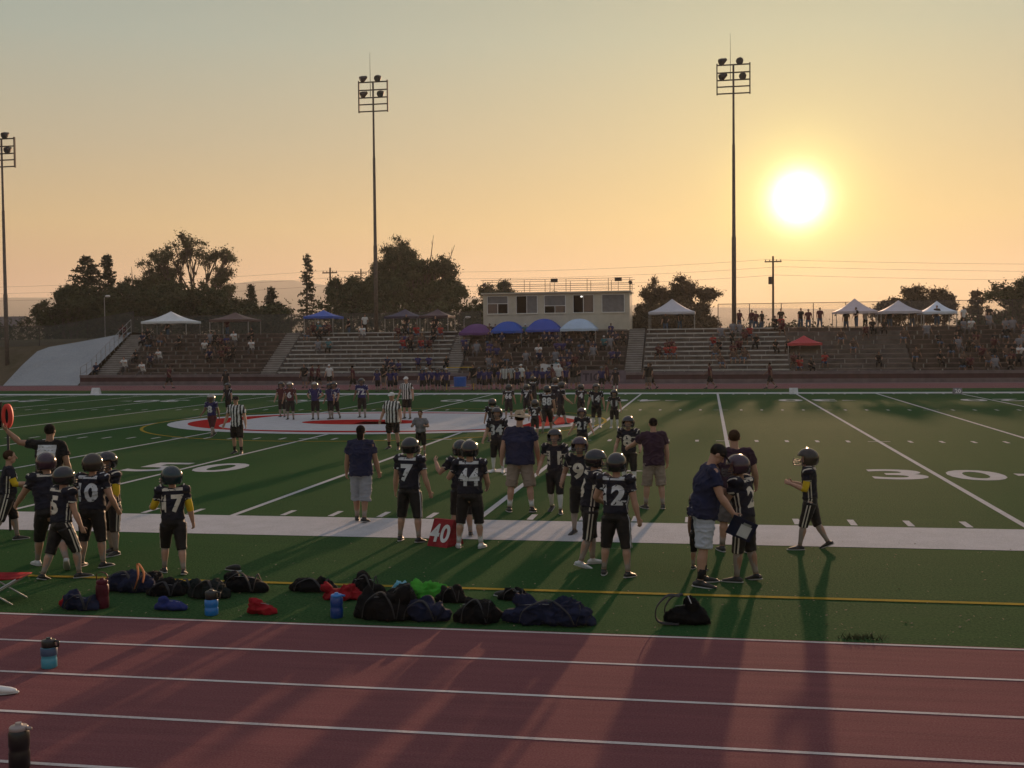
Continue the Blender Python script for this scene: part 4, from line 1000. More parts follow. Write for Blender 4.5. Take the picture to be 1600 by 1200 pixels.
person(176, 866, 710, 150, P(lean=4, L=(4, 6, 4), R=(-4, 6, 4), aL=(6, 14, 30, 14), aR=(4, 14, 22, 10), head=(8, 15)), 'player', 'player with a yellow elbow sleeve facing us beside number 10', front='4', sleeves='LR', helm='dark', stripes=True, group=G1, skin=1)
person(272, 896, 737, 28, dict(lean=5, L=(20, 5, 22), R=(-10, 5, 6), aL=(22, 20, 60, 10), aR=(-2, 14, 12, 4), head=(2, 35), stride=1), 'player', 'lone player number 17 with yellow sleeves and a shiny dark teal helmet walking left', num='17', helm='teal', sleeves='LR', stripes=True, group=G1, skin=0)
person(565, 815, 665, 2, P(L=(6, 0, 5), R=(-7, -1, 4), aL=(2, 12, 12, 4), aR=(6, 12, 14, 4), lean=2), 'adult', 'long haired coach in a navy shirt and long grey shorts walking away from us', top='navy', pants='greyshort', pantlen=1.22, hairc=2, hat=None, skin=1, fat=1.18, group=G1)
person(641, 846, 687, -10, P(L=(2, 9, 4), R=(-3, 9, 4), aL=(2, 13, 10, 4), aR=(0, 16, 14, 4), head=(0, -12)), 'player', 'player number 7 standing at the left of the red 40 marker, back turned', num='7', stripes=True, group=G1, skin=0, trimc='lightgrey')
person(735, 856, 692, 4, P(L=(0, 9, 3), R=(0, 8, 3), aL=(18, 34, 95, 45), aR=(12, 16, 45, 22), head=(4, 5)), 'player', 'player number 44 with white socks and white shoes beside the red 40 marker', num='44', sock='white', shoe='w', helm='dark', group=G1, skin=0, fat=1.1, trimc='lightgrey')
person(722, 838, 692, 22, P(aL=(30, 40, 110, 30), aR=(4, 12, 20, 6)), 'player', 'player mostly hidden behind number 44 with a hand raised to the helmet', helm='dark', group=G1, skin=0)
person(813, 800, 641, 6, P(L=(2, 8, 4), R=(-4, 10, 4), aL=(-2, 18, 24, 10), aR=(2, 18, 22, 12), lean=3), 'adult', 'burly coach in a wide straw sun hat, navy shirt and tan shorts seen from behind', top='navy', pants='tan', hat='sunhat', pantlen=1.06, fat=1.38, skin=0, sock='white', group=G1)
person(868, 801, 675, 176, dict(lean=2, L=(10, 3, 8), R=(-10, 3, 16), aL=(6, 18, 50, 12), aR=(0, 18, 40, 10), stride=1), 'player', 'slim player number 11 walking towards us', front='11', helm='dark', group=G1, skin=0, fat=.88, trimc='cream', sock='white')
person(908, 836, 686, 170, P(aL=(10, 20, 60, 20), aR=(6, 18, 50, 20)), 'player', 'player facing us partly hidden behind the striped pair left of number 12', front='9', helm='purple', group=G1, skin=1)
person(924, 884, 709, 78, P(lean=7, L=(8, 4, 6), R=(-8, 4, 10), aL=(8, 12, 40, 10), aR=(14, 14, 60, 20), head=(6, -150)), 'player', 'player turned sideways with bold side stripes just left of number 12', helm='dark', stripes=True, shoe='w', group=G1, skin=0) if False else person(922, 884, 709, -72, P(lean=7, L=(8, 4, 6), R=(-8, 4, 10), aL=(8, 12, 40, 10), aR=(14, 14, 50, 20), head=(8, 0)), 'player', 'player turned sideways with bold side stripes just left of number 12', num='3', helm='dark', stripes=True, shoe='w', group=G1, skin=0)
person(963, 900, 712, -14, P(L=(2, 9, 3), R=(-2, 9, 3), aL=(8, 26, 60, 30), aR=(-2, 14, 8, 2), head=(2, 8)), 'player', 'player number 12 seen from behind right of the sideways striped player', num='12', helm='dark', stripes=True, group=G1, skin=0, trimc='lightgrey')
person(983, 761, 653, 168, P(aL=(22, 24, 30, 10), aR=(6, 18, 20, 10)), 'player', 'player number 8 facing us while a coach touches the shoulder', front='8', helm='dark', sock='white', shoe='w', group=G1, skin=0)
person(1022, 795, 654, 16, P(lean=3, L=(4, 5, 4), R=(-4, 5, 4), aL=(48, 26, 20, 8), aR=(0, 12, 14, 6)), 'adult', 'coach in a dark polo and tan shorts reaching out to player number 8', top='maroonnavy', pants='tan', pantlen=1.05, fat=1.12, skin=0, hairc=0, group=G1)
COACH = person(1100, 914, 695, -78, P(lean=9, L=(4, 4, 6), R=(-4, 4, 3), aL=(24, 8, 50, 12), aR=(14, 10, 22, 10), head=(42, 0)), 'adult', 'coach in a black cap and pale shorts looking down, holding a clipboard', top='navy', pants='whiteshort', hat='cap', pantlen=.98, fat=1.25, skin=0, sock='black', group=G1)
person(1148, 862, 672, 4, P(lean=2, L=(2, 7, 3), R=(-2, 7, 3), aL=(10, 20, 50, 26), aR=(6, 18, 30, 10)), 'adult', 'short haired coach in a plum shirt and dark shorts behind the capped coach', top='maroonnavy', pants='darkshort', pantlen=1.1, fat=1.25, skin=0, hairc=1, group=G1)
person(1163, 908, 717, 66, P(lean=6, L=(6, 4, 4), R=(-6, 4, 6), aL=(28, 8, 70, 10), aR=(-6, 18, 60, 10), head=(10, 20)), 'player', 'player with broad striped pants turned toward the coach with the clipboard', helm='purple', stripes=True, num='2', group=G1, skin=1)
person(1091, 890, 775, -30, P(aL=(0, 8, 8, 2), aR=(0, 8, 8, 2)), 'player', 'player almost hidden behind the coach with the clipboard', helm='dark', group=G1, skin=1, fat=.9)
person(1266, 858, 707, 84, dict(lean=3, L=(16, 3, 6), R=(-16, 3, 14), aL=(12, 10, 100, 14), aR=(10, 10, 96, 14), stride=1), 'player', 'slim lone player facing left with a hand near the facemask, rightmost on the sideline', helm='bronze', sleeves='LR', stripes=True, group=G1, skin=0, fat=.85, front='5')
# officials
person(371, 709, 618, 176, P(aL=(0, 16, 12, 4), aR=(2, 20, 14, 4), L=(6, 5, 8), R=(-6, 5, 6)), 'adult', 'official in a black cap and striped shirt walking toward us on the left', top='stripes', pants='black', hat='cap', lod=1, skin=0, pantlen=.95, group=G3, sock='black')
person(614, 702, 612, 172, P(aL=(8, 18, 20, 4), aR=(4, 18, 14, 4), L=(4, 8, 8), R=(-6, 8, 6)), 'adult', 'official in a white cap and striped shirt, largest of the two near midfield', top='stripes', pants='black', hat='whitecap', lod=1, skin=0, fat=1.25, pantlen=.9, group=G3, sock='black')
person(636, 655, 588, 168, P(), 'adult', 'official with a striped shirt standing just behind the white capped one', top='stripes', pants='black', hat='whitecap', lod=1, skin=0, fat=1.15, pantlen=.95, group=G3)
person(658, 712, 643, 178, P(aL=(10, 24, 90, 35), aR=(10, 24, 90, 35)), 'kid', 'small bareheaded child with folded arms beside the officials', top='grey', pants='black', lod=1, skin=1, group=G3, pantlen=1.1)
# opposing players on the field
for px, pf, pt, y, pose, tp, pn, nm, lab in (
 (332, 682, 618, 172, WALK, 'purple', 'maroon', '8', 'opposing player number 8 left of the black capped official'),
 (357, 648, 600, 160, P(), 'navyblack', 'pantsblack', None, 'far player standing directly behind the black capped official'),
 (441, 652, 598, 170, P(), 'maroon', 'pantsblack', None, 'opposing player in a maroon top, left of the close pair above the oval'),
 (454, 656, 598, 186, P(), 'maroon', 'pantsblack', '6', 'opposing player in a maroon top, right of the close pair above the oval'),
 (493, 656, 598, 178, HIPS, 'purple', 'pantsblack', None, 'opposing player with hands on hips left of number 12'),
 (517, 655, 600, 150, P(), 'purple', 'pantsblack', None, 'opposing player tucked behind number 12'),
 (523, 655, 598, 178, WALK2, 'purple', 'pantsblack', '12', 'opposing player number 12 stepping over the oval'),
 (566, 653, 592, 176, P(), 'purple', 'pantsblack', '72', 'opposing player number 72 standing alone above the oval')):
    person(px, pf, pt, y, pose, 'player', lab, top=tp, pants=pn, lod=1, front=nm, helm='silver' if px in (332, 454, 493) else 'dark', group=G4, skin=(px % 3), trimc='lightgrey')
# dark uniformed players near midfield, right of the emblem
for px, pf, pt, y, pose, nm, sgn, lab, ex in (
 (770, 690, 625, 20, P(), None, 0, 'player at the left end of the midfield cluster, half hidden', {}),
 (778, 738, 639, 174, P(aL=(6, 20, 30, 10), aR=(6, 20, 30, 10)), '34', 1, 'player facing us just left of the coach in the straw hat', dict(sock='white', shoe='w')),
 (795, 655, 602, 4, P(), '66', -1, 'player number 66 with back to us above the straw hat', {}),
 (823, 650, 602, 2, P(), '7', -1, 'player number 7 in the midfield cluster, back to us', {}),
 (833, 638, 589, 10, WALK, None, 0, 'tallest looking far player with a bronze helmet in the cluster', dict(helm='bronze')),
 (836, 682, 627, -6, P(), '2', -1, 'player number 2 with a white sleeve right of the straw hat', {}),
 (855, 676, 604, 2, WALK2, '88', -1, 'player number 88 in the cluster with back to us', {}),
 (868, 652, 591, -20, P(), None, 0, 'player turned right at the back of the midfield cluster', dict(helm='bronze')),
 (876, 664, 598, -70, WALK, None, 0, 'player striding right at the edge of the red emblem tip', {}),
 (908, 652, 602, 4, P(aR=(10, 70, 5, 0)), '4', -1, 'player number 4 with an arm out to the player beside', {}),
 (932, 668, 601, 178, P(), '14', 1, 'player in white socks between number 4 and the slim one', dict(sock='white', shoe='w')),
 (960, 669, 611, 178, P(), '11', 1, 'slim player in pale socks at the right end of the far row', dict(sock='white', shoe='w', fat=.9)),
 (910, 715, 640, 172, P(aR=(10, 24, 20, 0), aL=(10, 28, 20, 0)), '21', 1, 'player facing us behind number 11 and left of number 8', dict(helm='purple'))):
    k = dict(helm='dark'); k.update(ex)
    person(px, pf, pt, y, pose, 'player', lab, lod=1, num=nm if sgn < 0 else None, front=nm if sgn > 0 else None, group=G2, skin=px % 2, trimc='lightgrey', **k)

# ---- far sideline: the other team, officials and walkers
GF = 'people along the far sideline'
def copy_person(src, X, Y, Z, yaw, label, group, sc=1.0):
    c = copy_tree(src); c.location = (X, Y, Z); c.rotation_euler = (0, 0, R(yaw)); c.scale = (sc, sc, sc); c['label'] = label
    if group: c['group'] = group
    return c
def proto(kind, H, pose, **k):
    return person(0, 0, 0, 180, pose, kind, k.pop('label', 'person standing on the far sideline'), X=0, Y=300, Z=0, Hc=H, lod=0, group=GF, **k)[0]
USED = {}
def put(key, *a, **k):
    """the first placing moves the original, the next ones copy it"""
    src = PROT[key]
    if key not in USED:
        USED[key] = 1; X, Y, Z, yaw, label, group = a; src.location = (X, Y, Z); src.rotation_euler = (0, 0, R(yaw)); src['label'] = label; src['group'] = group; return src
    return copy_person(src, *a, **k)
PROT = {}
PROT['pp'] = proto('player', 1.5, P(), top='purple', helm='dark')
PROT['pq'] = proto('player', 1.5, P(lean=20, aL=(30, 10, 20, 0), aR=(30, 10, 20, 0), L=(20, 8, 30), R=(20, 8, 30)), top='purple', helm='silver')
PROT['pb'] = proto('kid', 1.45, P(), top='purple', pants='pantsblack', helm=None, skin=1)
PROT['ad'] = proto('adult', 1.78, P(aL=(4, 16, 60, 30), aR=(2, 14, 10, 0)), top='black', pants='darkshort', skin=1, fat=1.15)
PROT['ar'] = proto('adult', 1.72, WALK, top='maroon', pants='black', skin=2)
PROT['aw'] = proto('adult', 1.75, P(), top='white', pants='black', skin=0, hat='whitecap')
PROT['rf'] = proto('adult', 1.8, P(), top='stripes', pants='black', skin=1, hat='cap')
PROT['pk'] = proto('player', 1.45, P(), top='navyblack', helm='dark', sock='white')
LF = {'pp': 'opposing player in a purple jersey and dark helmet waiting on the far sideline', 'pq': 'opposing player in purple bending forward on the far sideline', 'pb': 'bareheaded opposing player in purple on the far sideline', 'ad': 'adult in dark clothes standing on the far sideline', 'ar': 'walker in a maroon top on the far track', 'aw': 'person in a white top and cap on the far sideline', 'rf': 'official in a striped shirt on the far sideline', 'pk': 'player in dark uniform and pale socks near the far sideline'}
for i, (px, k, Yf) in enumerate([(590, 'pp', 53), (600, 'ad', 57), (610, 'pp', 52.5), (618, 'pb', 54), (660, 'pp', 52.5), (668, 'pq', 53.5), (676, 'pb', 55), (684, 'pp', 52.8), (692, 'pp', 54.5), (699, 'pq', 52.2), (552, 'ar', 55),
     (740, 'ad', 54.5), (749, 'pp', 56), (757, 'pb', 53.5), (764, 'pp', 55), (772, 'ad', 56.5), (781, 'pb', 55.5), (789, 'rf', 52), (800, 'rf', 53), (808, 'pp', 54.5), (815, 'aw', 56), (826, 'pb', 55), (838, 'pp', 57), (848, 'pb', 55.5), (858, 'pp', 56.5), (864, 'ar', 54.5), (873, 'aw', 57), (884, 'pp', 58), (896, 'ad', 55), (903, 'ad', 56.5), (940, 'pp', 55.5), (949, 'ar', 58), (962, 'pk', 53.5), (1013, 'ad', 55), (1018, 'ar', 56),
     (1110, 'ar', 56.5), (1204, 'ar', 56.5), (264, 'ar', 60), (353, 'pk', 55.5), (476, 'ad', 60), (487, 'ar', 61), (515, 'aw', 60.5), (497, 'ar', 59.5)]):
    lab = LF[k]; X = xat(px, Yf, 600)
    lab = {1110: 'thin figure walking the far track, left of the utility pole', 1204: 'thin figure standing on the far track directly below the sun', 264: 'lone walker on the far track below the left brown bleachers', 353: 'dark uniformed player standing on the far sideline behind the left official', 476: 'left walker of the small group on the far track', 1013: 'dark dressed adult crouching by the far sideline right of the banner'}.get(px, lab)
    put(k, X, Yf, .0, 180+random.uniform(-40, 40) if k != 'ar' else random.choice((90, -90)), lab, GF)
# ---- spectators
GS = 'spectators on the bleachers'
SITS = [dict(sit=1, lean=6, L=(84, 8, 86), R=(84, 8, 86), aL=(30, 10, 50, 20), aR=(30, 10, 50, 20)), dict(sit=1, lean=22, L=(84, 10, 80), R=(84, 12, 86), aL=(50, 8, 60, 20), aR=(44, 8, 70, 24), head=(-6, 20)), dict(sit=1, lean=-6, L=(80, 6, 64), R=(84, 14, 80), aL=(-10, 24, 20, 0), aR=(20, 20, 60, 30), head=(0, -25))]
SPK = [('black', 'black', 1, 0), ('maroon', 'black', 2, 1), ('grey', 'darkshort', 1, 2), ('purple', 'black', 2, 0), ('white', 'darkshort', 0, 1), ('brown', 'jeans', 1, 2), ('navy', 'black', 0, 0), ('red', 'jeans', 2, 1), ('teal', 'black', 1, 0), ('black', 'jeans', 2, 2)]
COLN = dict(black='black', maroon='maroon', grey='grey', purple='purple', white='white', brown='brown', navy='navy', red='red', teal='teal', pink='pink')
for i, (tp, pn, sk, po) in enumerate(SPK):
    PROT['s%d' % i] = proto('adult', 1.70, SITS[po], top=tp, pants=pn, pantlen=1.0 if i % 2 else 1.9, skin=sk, hairc=i % 2, hat='whitecap' if i == 8 else None, fat=1.05+.08*(i % 3), sock=None)
for i, (tp, pn) in enumerate((('black', 'jeans'), ('white', 'black'), ('maroon', 'jeans'))):
    PROT['t%d' % i] = proto('adult', 1.72, P(aL=(4, 16, 60, 30)), top=tp, pants=pn, pantlen=1.9, skin=i, hairc=0, sock=None)
def seat(px, r, k, where):
    Yr = rowY(r)+.12; X = xat(px, Yr, 545); zt = ZB0+RISE*r+.34
    put('s%d' % k, X, Yr, zt, 180+random.uniform(-25, 25), '%s-clad spectator sitting %s' % (COLN[SPK[k][0]], where), GS, sc=random.uniform(.9, 1.03)) if ('s%d' % k) in USED else put('s%d' % k, X, Yr, zt, 180, '%s-clad spectator sitting %s' % (COLN[SPK[k][0]], where), GS)
rs = random.Random(21); taken = set()
def fill(n, a, b, r0, r1, where, pal, dens=None):
    k = 0; tries = 0
    while k < n and tries < 4000:
        tries += 1; px = rs.uniform(a, b); r = rs.randint(r0, r1); key = (int(px/9.5), r)
        if key in taken: continue
        taken.add(key); seat(key[0]*9.5+rs.uniform(3, 7), r, rs.choice(pal), where); k += 1
DK = [0, 0, 1, 2, 3, 5, 6, 9]
fill(17, 195, 400, 0, 9, 'on the brown bleachers at the far left', DK+[4])
fill(8, 325, 365, 3, 7, 'in the knot of people on the left brown bleachers', DK)
for px, r, k in ((568, 8, 4), (497, 5, 2), (514, 5, 8), (320, 5, 4), (394, 5, 4), (250, 3, 4), (150, 0, 6)): seat(px, r, k, 'alone on the left bleachers' if px != 150 else 'at the foot of the left end stairs')
fill(6, 474, 522, 8, 9, 'under the small blue canopy', DK+[8])
fill(14, 618, 690, 5, 9, 'in the group at the right end of the silver bleachers', [1, 7, 1, 5, 0, 3])
fill(6, 600, 700, 0, 1, 'low on the silver bleachers left of the press box', [3, 0, 6, 9])
fill(58, 722, 972, 0, 8, 'in the packed section before the press box', DK+DK+[3, 3, 8, 4])
fill(16, 1030, 1060, 1, 5, 'at the left of the silver benches right of the press box', [1, 7, 0]) if False else fill(5, 1035, 1056, 3, 4, 'in a pair on the silver benches right of the press box', [7, 1])
fill(13, 1108, 1170, 1, 8, 'in the crowd below the right light pole', [1, 5, 7, 0, 2])
fill(7, 1170, 1232, 4, 9, 'just left of the red canopy', [1, 5, 0, 7])
fill(5, 1236, 1290, 0, 2, 'beneath the red canopy', [7, 1, 0])
fill(6, 1292, 1400, 1, 9, 'between the red canopy and the right end', [1, 5, 0, 9])
fill(7, 1400, 1500, 1, 9, 'on the right hand bleachers beneath the white canopies', [1, 5, 0, 9, 2])
fill(34, 1500, 1612, 0, 9, 'in the dense crowd at the right edge', [0, 1, 2, 5, 9, 0, 1, 2, 5, 9, 4])
for i, px in enumerate((1155, 1175, 1181, 1190, 1220, 1251, 1263, 1281, 1322, 1338, 1352, 1390, 1425, 1464, 965, 978, 262, 355, 570, 545, 635, 680, 1040, 1062, 1505, 1545)):
    Yt_ = YT+(1.6 if px > 1100 else 1.4)+rs.uniform(-.3, .8); k = 't1' if px in (570, 1352, 1505) else rs.choice(('t0', 't2', 't0'))
    wh = 'in silhouette at the top of the stand below the sun' if 1140 < px < 1300 else ('under the right white canopies' if 1300 < px < 1480 else ('beside the press box wall' if 960 < px < 990 else ('at the top of the left stand' if px < 720 else 'at the top of the stand right of the press box')))
    put(k, xat(px, Yt_, 500), Yt_, ZT-rs.uniform(0, .35), 180+rs.uniform(-60, 60), '%s-clad spectator standing %s' % ({'t0': 'black', 't1': 'white', 't2': 'maroon'}[k], wh), GS)

# ------------------------------------------------------------------ field equipment and bags
def fabric(n, c, r=.85): return mat(n, c, r, nscale=6, namp=.3, bump=.6, bscale=12, spec=.12)
B_navy, B_black, B_green = fabric('bag_navy', (.014, .018, .042)), fabric('bag_black', (.006, .006, .007)), fabric('bag_dark_green', (.010, .014, .014))
B_red, B_lime, B_blue, B_mar = fabric('bag_red', (.26, .012, .018)), fabric('cloth_lime', (.06, .30, .035)), fabric('bag_blue', (.025, .035, .14)), fabric('bottle_maroon', (.085, .014, .024), .4)
P_blue, P_lid, P_teal = mat('bottle_blue', (.02, .17, .50), .3, nscale=0), mat('bottle_lid', (.012, .012, .014), .35, nscale=0), mat('bottle_teal', (.06, .30, .42), .3, nscale=0); P_dblue = mat('bottle_deep_blue', (.012, .05, .22), .3, nscale=0)
M_strap = mat('strap_webbing', (.02, .02, .022), .8, nscale=20); M_orange = mat('strap_orange', (.50, .16, .05), .8, nscale=20)
def blob(name, label, cat, px, pyb, wpx, hpx, dep, m, seed, lumps=6, group='bags and gear strewn along the grass', amp=.35, rz=0):
    rng = random.Random(seed); g = gnd(px, pyb); s = (g-CP).dot(AF)/CF; W, H = wpx*s, hpx*s; k = (g-CP).length
    H = max(.07, H-dep*CP.z/k*.45)
    t = empty(name, (g.x, g.y+dep/2, 0), R(rz), label, cat, group); b = MB()
    rings = 7; sec = []
    for i in range(rings):
        f = i/(rings-1); e = 1-.45*abs(2*f-1)**3; hh = H*(.30+.34*rng.random())*e+H*.10
        sec.append(((f-.5)*W*.86, rng.uniform(-.06, .06)*dep, hh, dep*.5*e*rng.uniform(.8, 1.02)))
    b.tube([(x, y, h*.5) for x, y, h, d in sec], [(d, h*.62) for x, y, h, d in sec], 14, side=(0, 1, 0), cap='round')
    for i in range(max(2, lumps//2)):
        x = rng.uniform(-.36, .36); b.ell((x*W, rng.uniform(-.2, .2)*dep, H*rng.uniform(.45, .66)), (W*rng.uniform(.10, .2), dep*rng.uniform(.16, .34), H*rng.uniform(.16, .33)), 10, 8, mtx=Matrix.Rotation(rng.uniform(-.6, .6), 4, 'Y'))
    me = fuse(b, .013, 3, name)
    for v in me.vertices:
        p = v.co; n1 = noise.noise(Vector((p.x*9+seed, p.y*9, p.z*9))); r_ = 1-abs(noise.noise(Vector((p.x*6, p.y*6+seed, p.z*14)))*2)
        n_ = Vector((p.x/W, p.y/dep, (p.z-H*.4)/H)); n_ = n_.normalized() if n_.length else n_
        r3 = 1-min(1, abs(noise.noise(Vector((p.x*13+seed, p.y*15, p.z*5)))*4)); p += n_*(n1*.045+r_*r_*.02+r3*r3*.022-.01)*amp*2; p.z = max(p.z, .003)
    me.materials.append(m); mobj('shell', me, t); return t, W, H, dep
def strap(t, pts, m=None, w=.018, name='strap'):
    b = MB(); P_ = [Vector(p) for p in pts]; Q = []
    for i in range(len(P_)-1):
        p0, p1, p2, p3 = P_[max(i-1, 0)], P_[i], P_[i+1], P_[min(i+2, len(P_)-1)]
        for j in range(6):
            u = j/6; Q.append(.5*((2*p1)+(p2-p0)*u+(2*p0-5*p1+4*p2-p3)*u*u+(3*p1-p0-3*p2+p3)*u**3))
    Q.append(P_[-1]); b.tube(Q, [(w, w*.22)]*len(Q), 8, side=(0, 1, .2)); return b.build(name, m or M_strap, t, True)
def zipper(t, W, H, D, z=.62): strap(t, [(-W*.32, -D*.1, H*z*.95), (0, -D*.14, H*z*1.04), (W*.32, -D*.1, H*z*.93)], M_lid2, .006, 'zipper')
M_lid2 = mat('zipper_grey', (.16, .16, .17), .4, nscale=0)
def bag(kind, label, px, pyb, wpx, hpx, dep, m, seed, st=1, **k):
    t, W, H, D = blob(kind, label, 'bag', px, pyb, wpx, hpx, dep, m, seed, **k)
    if st: strap(t, [(-W*.3, -D*.50, H*.12), (-W*.24, -D*.44, H*.55), (0, -D*.22, H*.80), (W*.2, -D*.42, H*.5), (W*.28, -D*.50, H*.12)], None, .022); strap(t, [(W*.30, -D*.46, H*.1), (W*.34, -D*.40, H*.5), (W*.32, 0, H*.72), (W*.33, D*.3, H*.4)], None, .016)
    zipper(t, W, H, D); return t, W, H, D
t, W, H, D = bag('duffel_bag', 'large slate navy duffel with orange strap lying beside the left players', 185, 928, 94, 46, .40, B_navy, 1, lumps=4)
strap(t, [(W*.28, -D*.45, H*.2), (W*.36, -D*.5, H*.7), (W*.30, -D*.3, H*1.12), (W*.42, -D*.35, H*.8), (W*.44, -D*.5, H*.45)], M_orange, .022)
bag('duffel_bag', 'small dark bag with a red cloth on top, left of the maroon bottle', 117, 956, 60, 34, .26, B_navy, 2)
blob('folded_cloth', 'small orange red cloth on the small dark bag at the left', 'cloth', 103, 950, 26, 26, .10, B_red, 3, 3)
bag('duffel_bag', 'flat black bag right of the large slate navy duffel', 250, 934, 60, 32, .30, B_black, 4)
bag('drawstring_bag', 'rounded blue bag lying in front of the flat black bag', 261, 956, 52, 26, .20, B_blue, 5, st=0, lumps=3, amp=.15)
bag('duffel_bag', 'dark grey green duffel behind the light blue bottle with black lid', 318, 938, 62, 40, .32, B_green, 6, lumps=4)
bag('backpack', 'black backpack tapering right, behind the red crumpled bag', 372, 928, 78, 42, .30, B_black, 7)
bag('drawstring_bag', 'crumpled bright red bag alone on the grass near the track', 402, 962, 46, 30, .22, B_red, 8, st=0, lumps=4, amp=.5)
bag('backpack', 'low black backpack at the left of the red cloth', 482, 927, 78, 30, .30, B_black, 9)
blob('draped_cloth', 'dark red cloth spread between the black bags above the deep blue bottle', 'cloth', 530, 940, 66, 30, .30, B_red, 10, 5, amp=.6)
bag('backpack', 'black backpack standing behind the right end of the dark red cloth', 566, 934, 52, 46, .28, B_black, 11)
blob('towel', 'small bright turquoise bundle at the top of the bag heap', 'towel', 622, 930, 20, 34, .14, P_teal, 12, 2, amp=.1)
blob('hooded_sweater', 'lime green garment thrown over the bag heap', 'clothing', 668, 938, 66, 34, .20, B_lime, 13, 8, amp=.55)
bag('duffel_bag', 'big black duffel at the left front of the bag heap', 592, 973, 92, 62, .38, B_black, 14)
bag('duffel_bag', 'big dark navy duffel at the right front of the bag heap, below the lime garment', 655, 974, 84, 46, .36, B_navy, 15)
bag('backpack', 'round black backpack between the bag heap and the longest navy duffel', 740, 978, 68, 54, .34, B_black, 16, lumps=4)
t, W, H, D = bag('duffel_bag', 'longest navy duffel with deep folds at the right end of the row', 855, 981, 150, 56, .42, B_navy, 17, lumps=6, amp=.6)
bag('drawstring_bag', 'small black pouch behind the left end of the longest navy duffel', 800, 940, 46, 26, .2, B_black, 18)
for q_ in (('duffel_bag', 'black sports bag tucked behind the flat black bag at the left', 222, 922, 50, 34, .26, B_black, 31), ('duffel_bag', 'dark grey green pouch between the flat black bag and the dark duffel', 287, 928, 40, 30, .22, B_green, 32), ('backpack', 'small black backpack behind the right end of the bag heap', 703, 944, 40, 34, .22, B_black, 33), ('duffel_bag', 'black sack wedged in the middle of the bag heap', 622, 958, 56, 50, .26, B_black, 34), ('backpack', 'black pack lying on the far side of the bag heap', 636, 936, 52, 30, .24, B_green, 35)): bag(*q_)
t, W, H, D = bag('backpack', 'lone black backpack with an upright looped strap, right of all other bags', 1074, 979, 62, 52, .28, B_black, 19, st=0)
strap(t, [(-W*.2, -.02, H*.92), (-W*.50, -.06, H*.95), (-W*.78, -.10, H*.55), (-W*.72, -.12, H*.12), (-W*.2, -.12, H*.06)], None, .034)
strap(t, [(-W*.12, .04, H*.95), (-W*.40, .02, H*.85), (-W*.58, 0, H*.45), (-W*.45, 0, H*.12), (-W*.1, -.05, H*.06)], None, .034)
strap(t, [(W*.02, -D*.30, H*.98), (W*.10, -D*.42, H*.75)], C['lightgrey'], .016, 'reflective_tab')
def lathe(b, prof, n=24, c=(0, 0, 0), mi=0):
    c = Vector(c); vs = [c+Vector((r*math.cos(2*math.pi*i/n), r*math.sin(2*math.pi*i/n), z)) for r, z in prof for i in range(n)]
    b.add(vs, [(j*n+i, j*n+(i+1) % n, (j+1)*n+(i+1) % n, (j+1)*n+i) for j in range(len(prof)-1) for i in range(n)], mi)
    b.add([v for v in vs[-n:]], [tuple(range(n))], mi); b.add([v for v in vs[:n]], [tuple(range(n))[::-1]], mi)
def bottle(label, px, pyb, pyt, wpx, m, lidm, split=.7, handle=True, sleeve=None, loop=False):
    g = gnd(px, pyb); s = (g-CP).dot(AF)/CF; Hh = zat(px, pyt, g.x, g.y); r = wpx*s/2
    t = empty('water_bottle', (g.x, g.y+r, 0), 0, label, 'water bottle', 'water bottles left on the ground')
    b = MB(); z = Hh*split; lathe(b, [(r*.9, 0), (r, .01), (r, z*.42), (r*.95, z*.46), (r*.95, z*.56), (r, z*.60), (r, z*.93), (r*.85, z)]); b.build('flask', m, t, True)
    b = MB(); lathe(b, [(r*.88, z+.001), (r*.9, z+.004), (r*.9, Hh*.90), (r*.8, Hh*.93), (r*.35, Hh*.94), (r*.3, Hh)]); l = b.build('lid', lidm, t, True)
    if handle: b = MB(); b.tube([(r*.9, 0, z*1.04), (r*1.35, 0, z*1.05), (r*1.4, 0, Hh*.88), (r*.85, 0, Hh*.90)], r*.16, 8); b.build('handle', lidm, l, True)
    if sleeve: b = MB(); lathe(b, [(r*1.03, z*.62), (r*1.06, z*.64), (r*1.06, z*.97), (r*1.03, z*.985)]); b.build('sleeve', sleeve, t, True)
    if loop: strap(t, [(-r*.8, 0, Hh*.85), (-r*.9, 0, Hh*1.12), (0, 0, Hh*1.2), (r*.9, 0, Hh*1.1), (r*.8, 0, Hh*.85)], B_mar, .010)
    return t
bottle('tall maroon bottle with a loop strap standing by the small dark bag', 155, 952, 905, 20, B_mar, B_mar, .8, False, loop=True)
bottle('light blue bottle with a black handled lid left of the crumpled red bag', 326, 963, 923, 21, P_blue, P_lid, .62)
bottle('deep blue bottle standing between the dark red cloth and the track', 523, 967, 928, 20, P_dblue, P_blue, .84, True)
bottle('blue and teal bottle with a dark lid standing alone on the track', 70, 1046, 999, 24, P_teal, P_lid, .68, True, mat('bottle_sleeve', (.05, .09, .17), .5))
bottle('large black bottle with a pale lid at the bottom left corner', 21, 1206, 1134, 32, P_lid, mat('lid_pale', (.30, .25, .24), .4, nscale=0), .84, True)
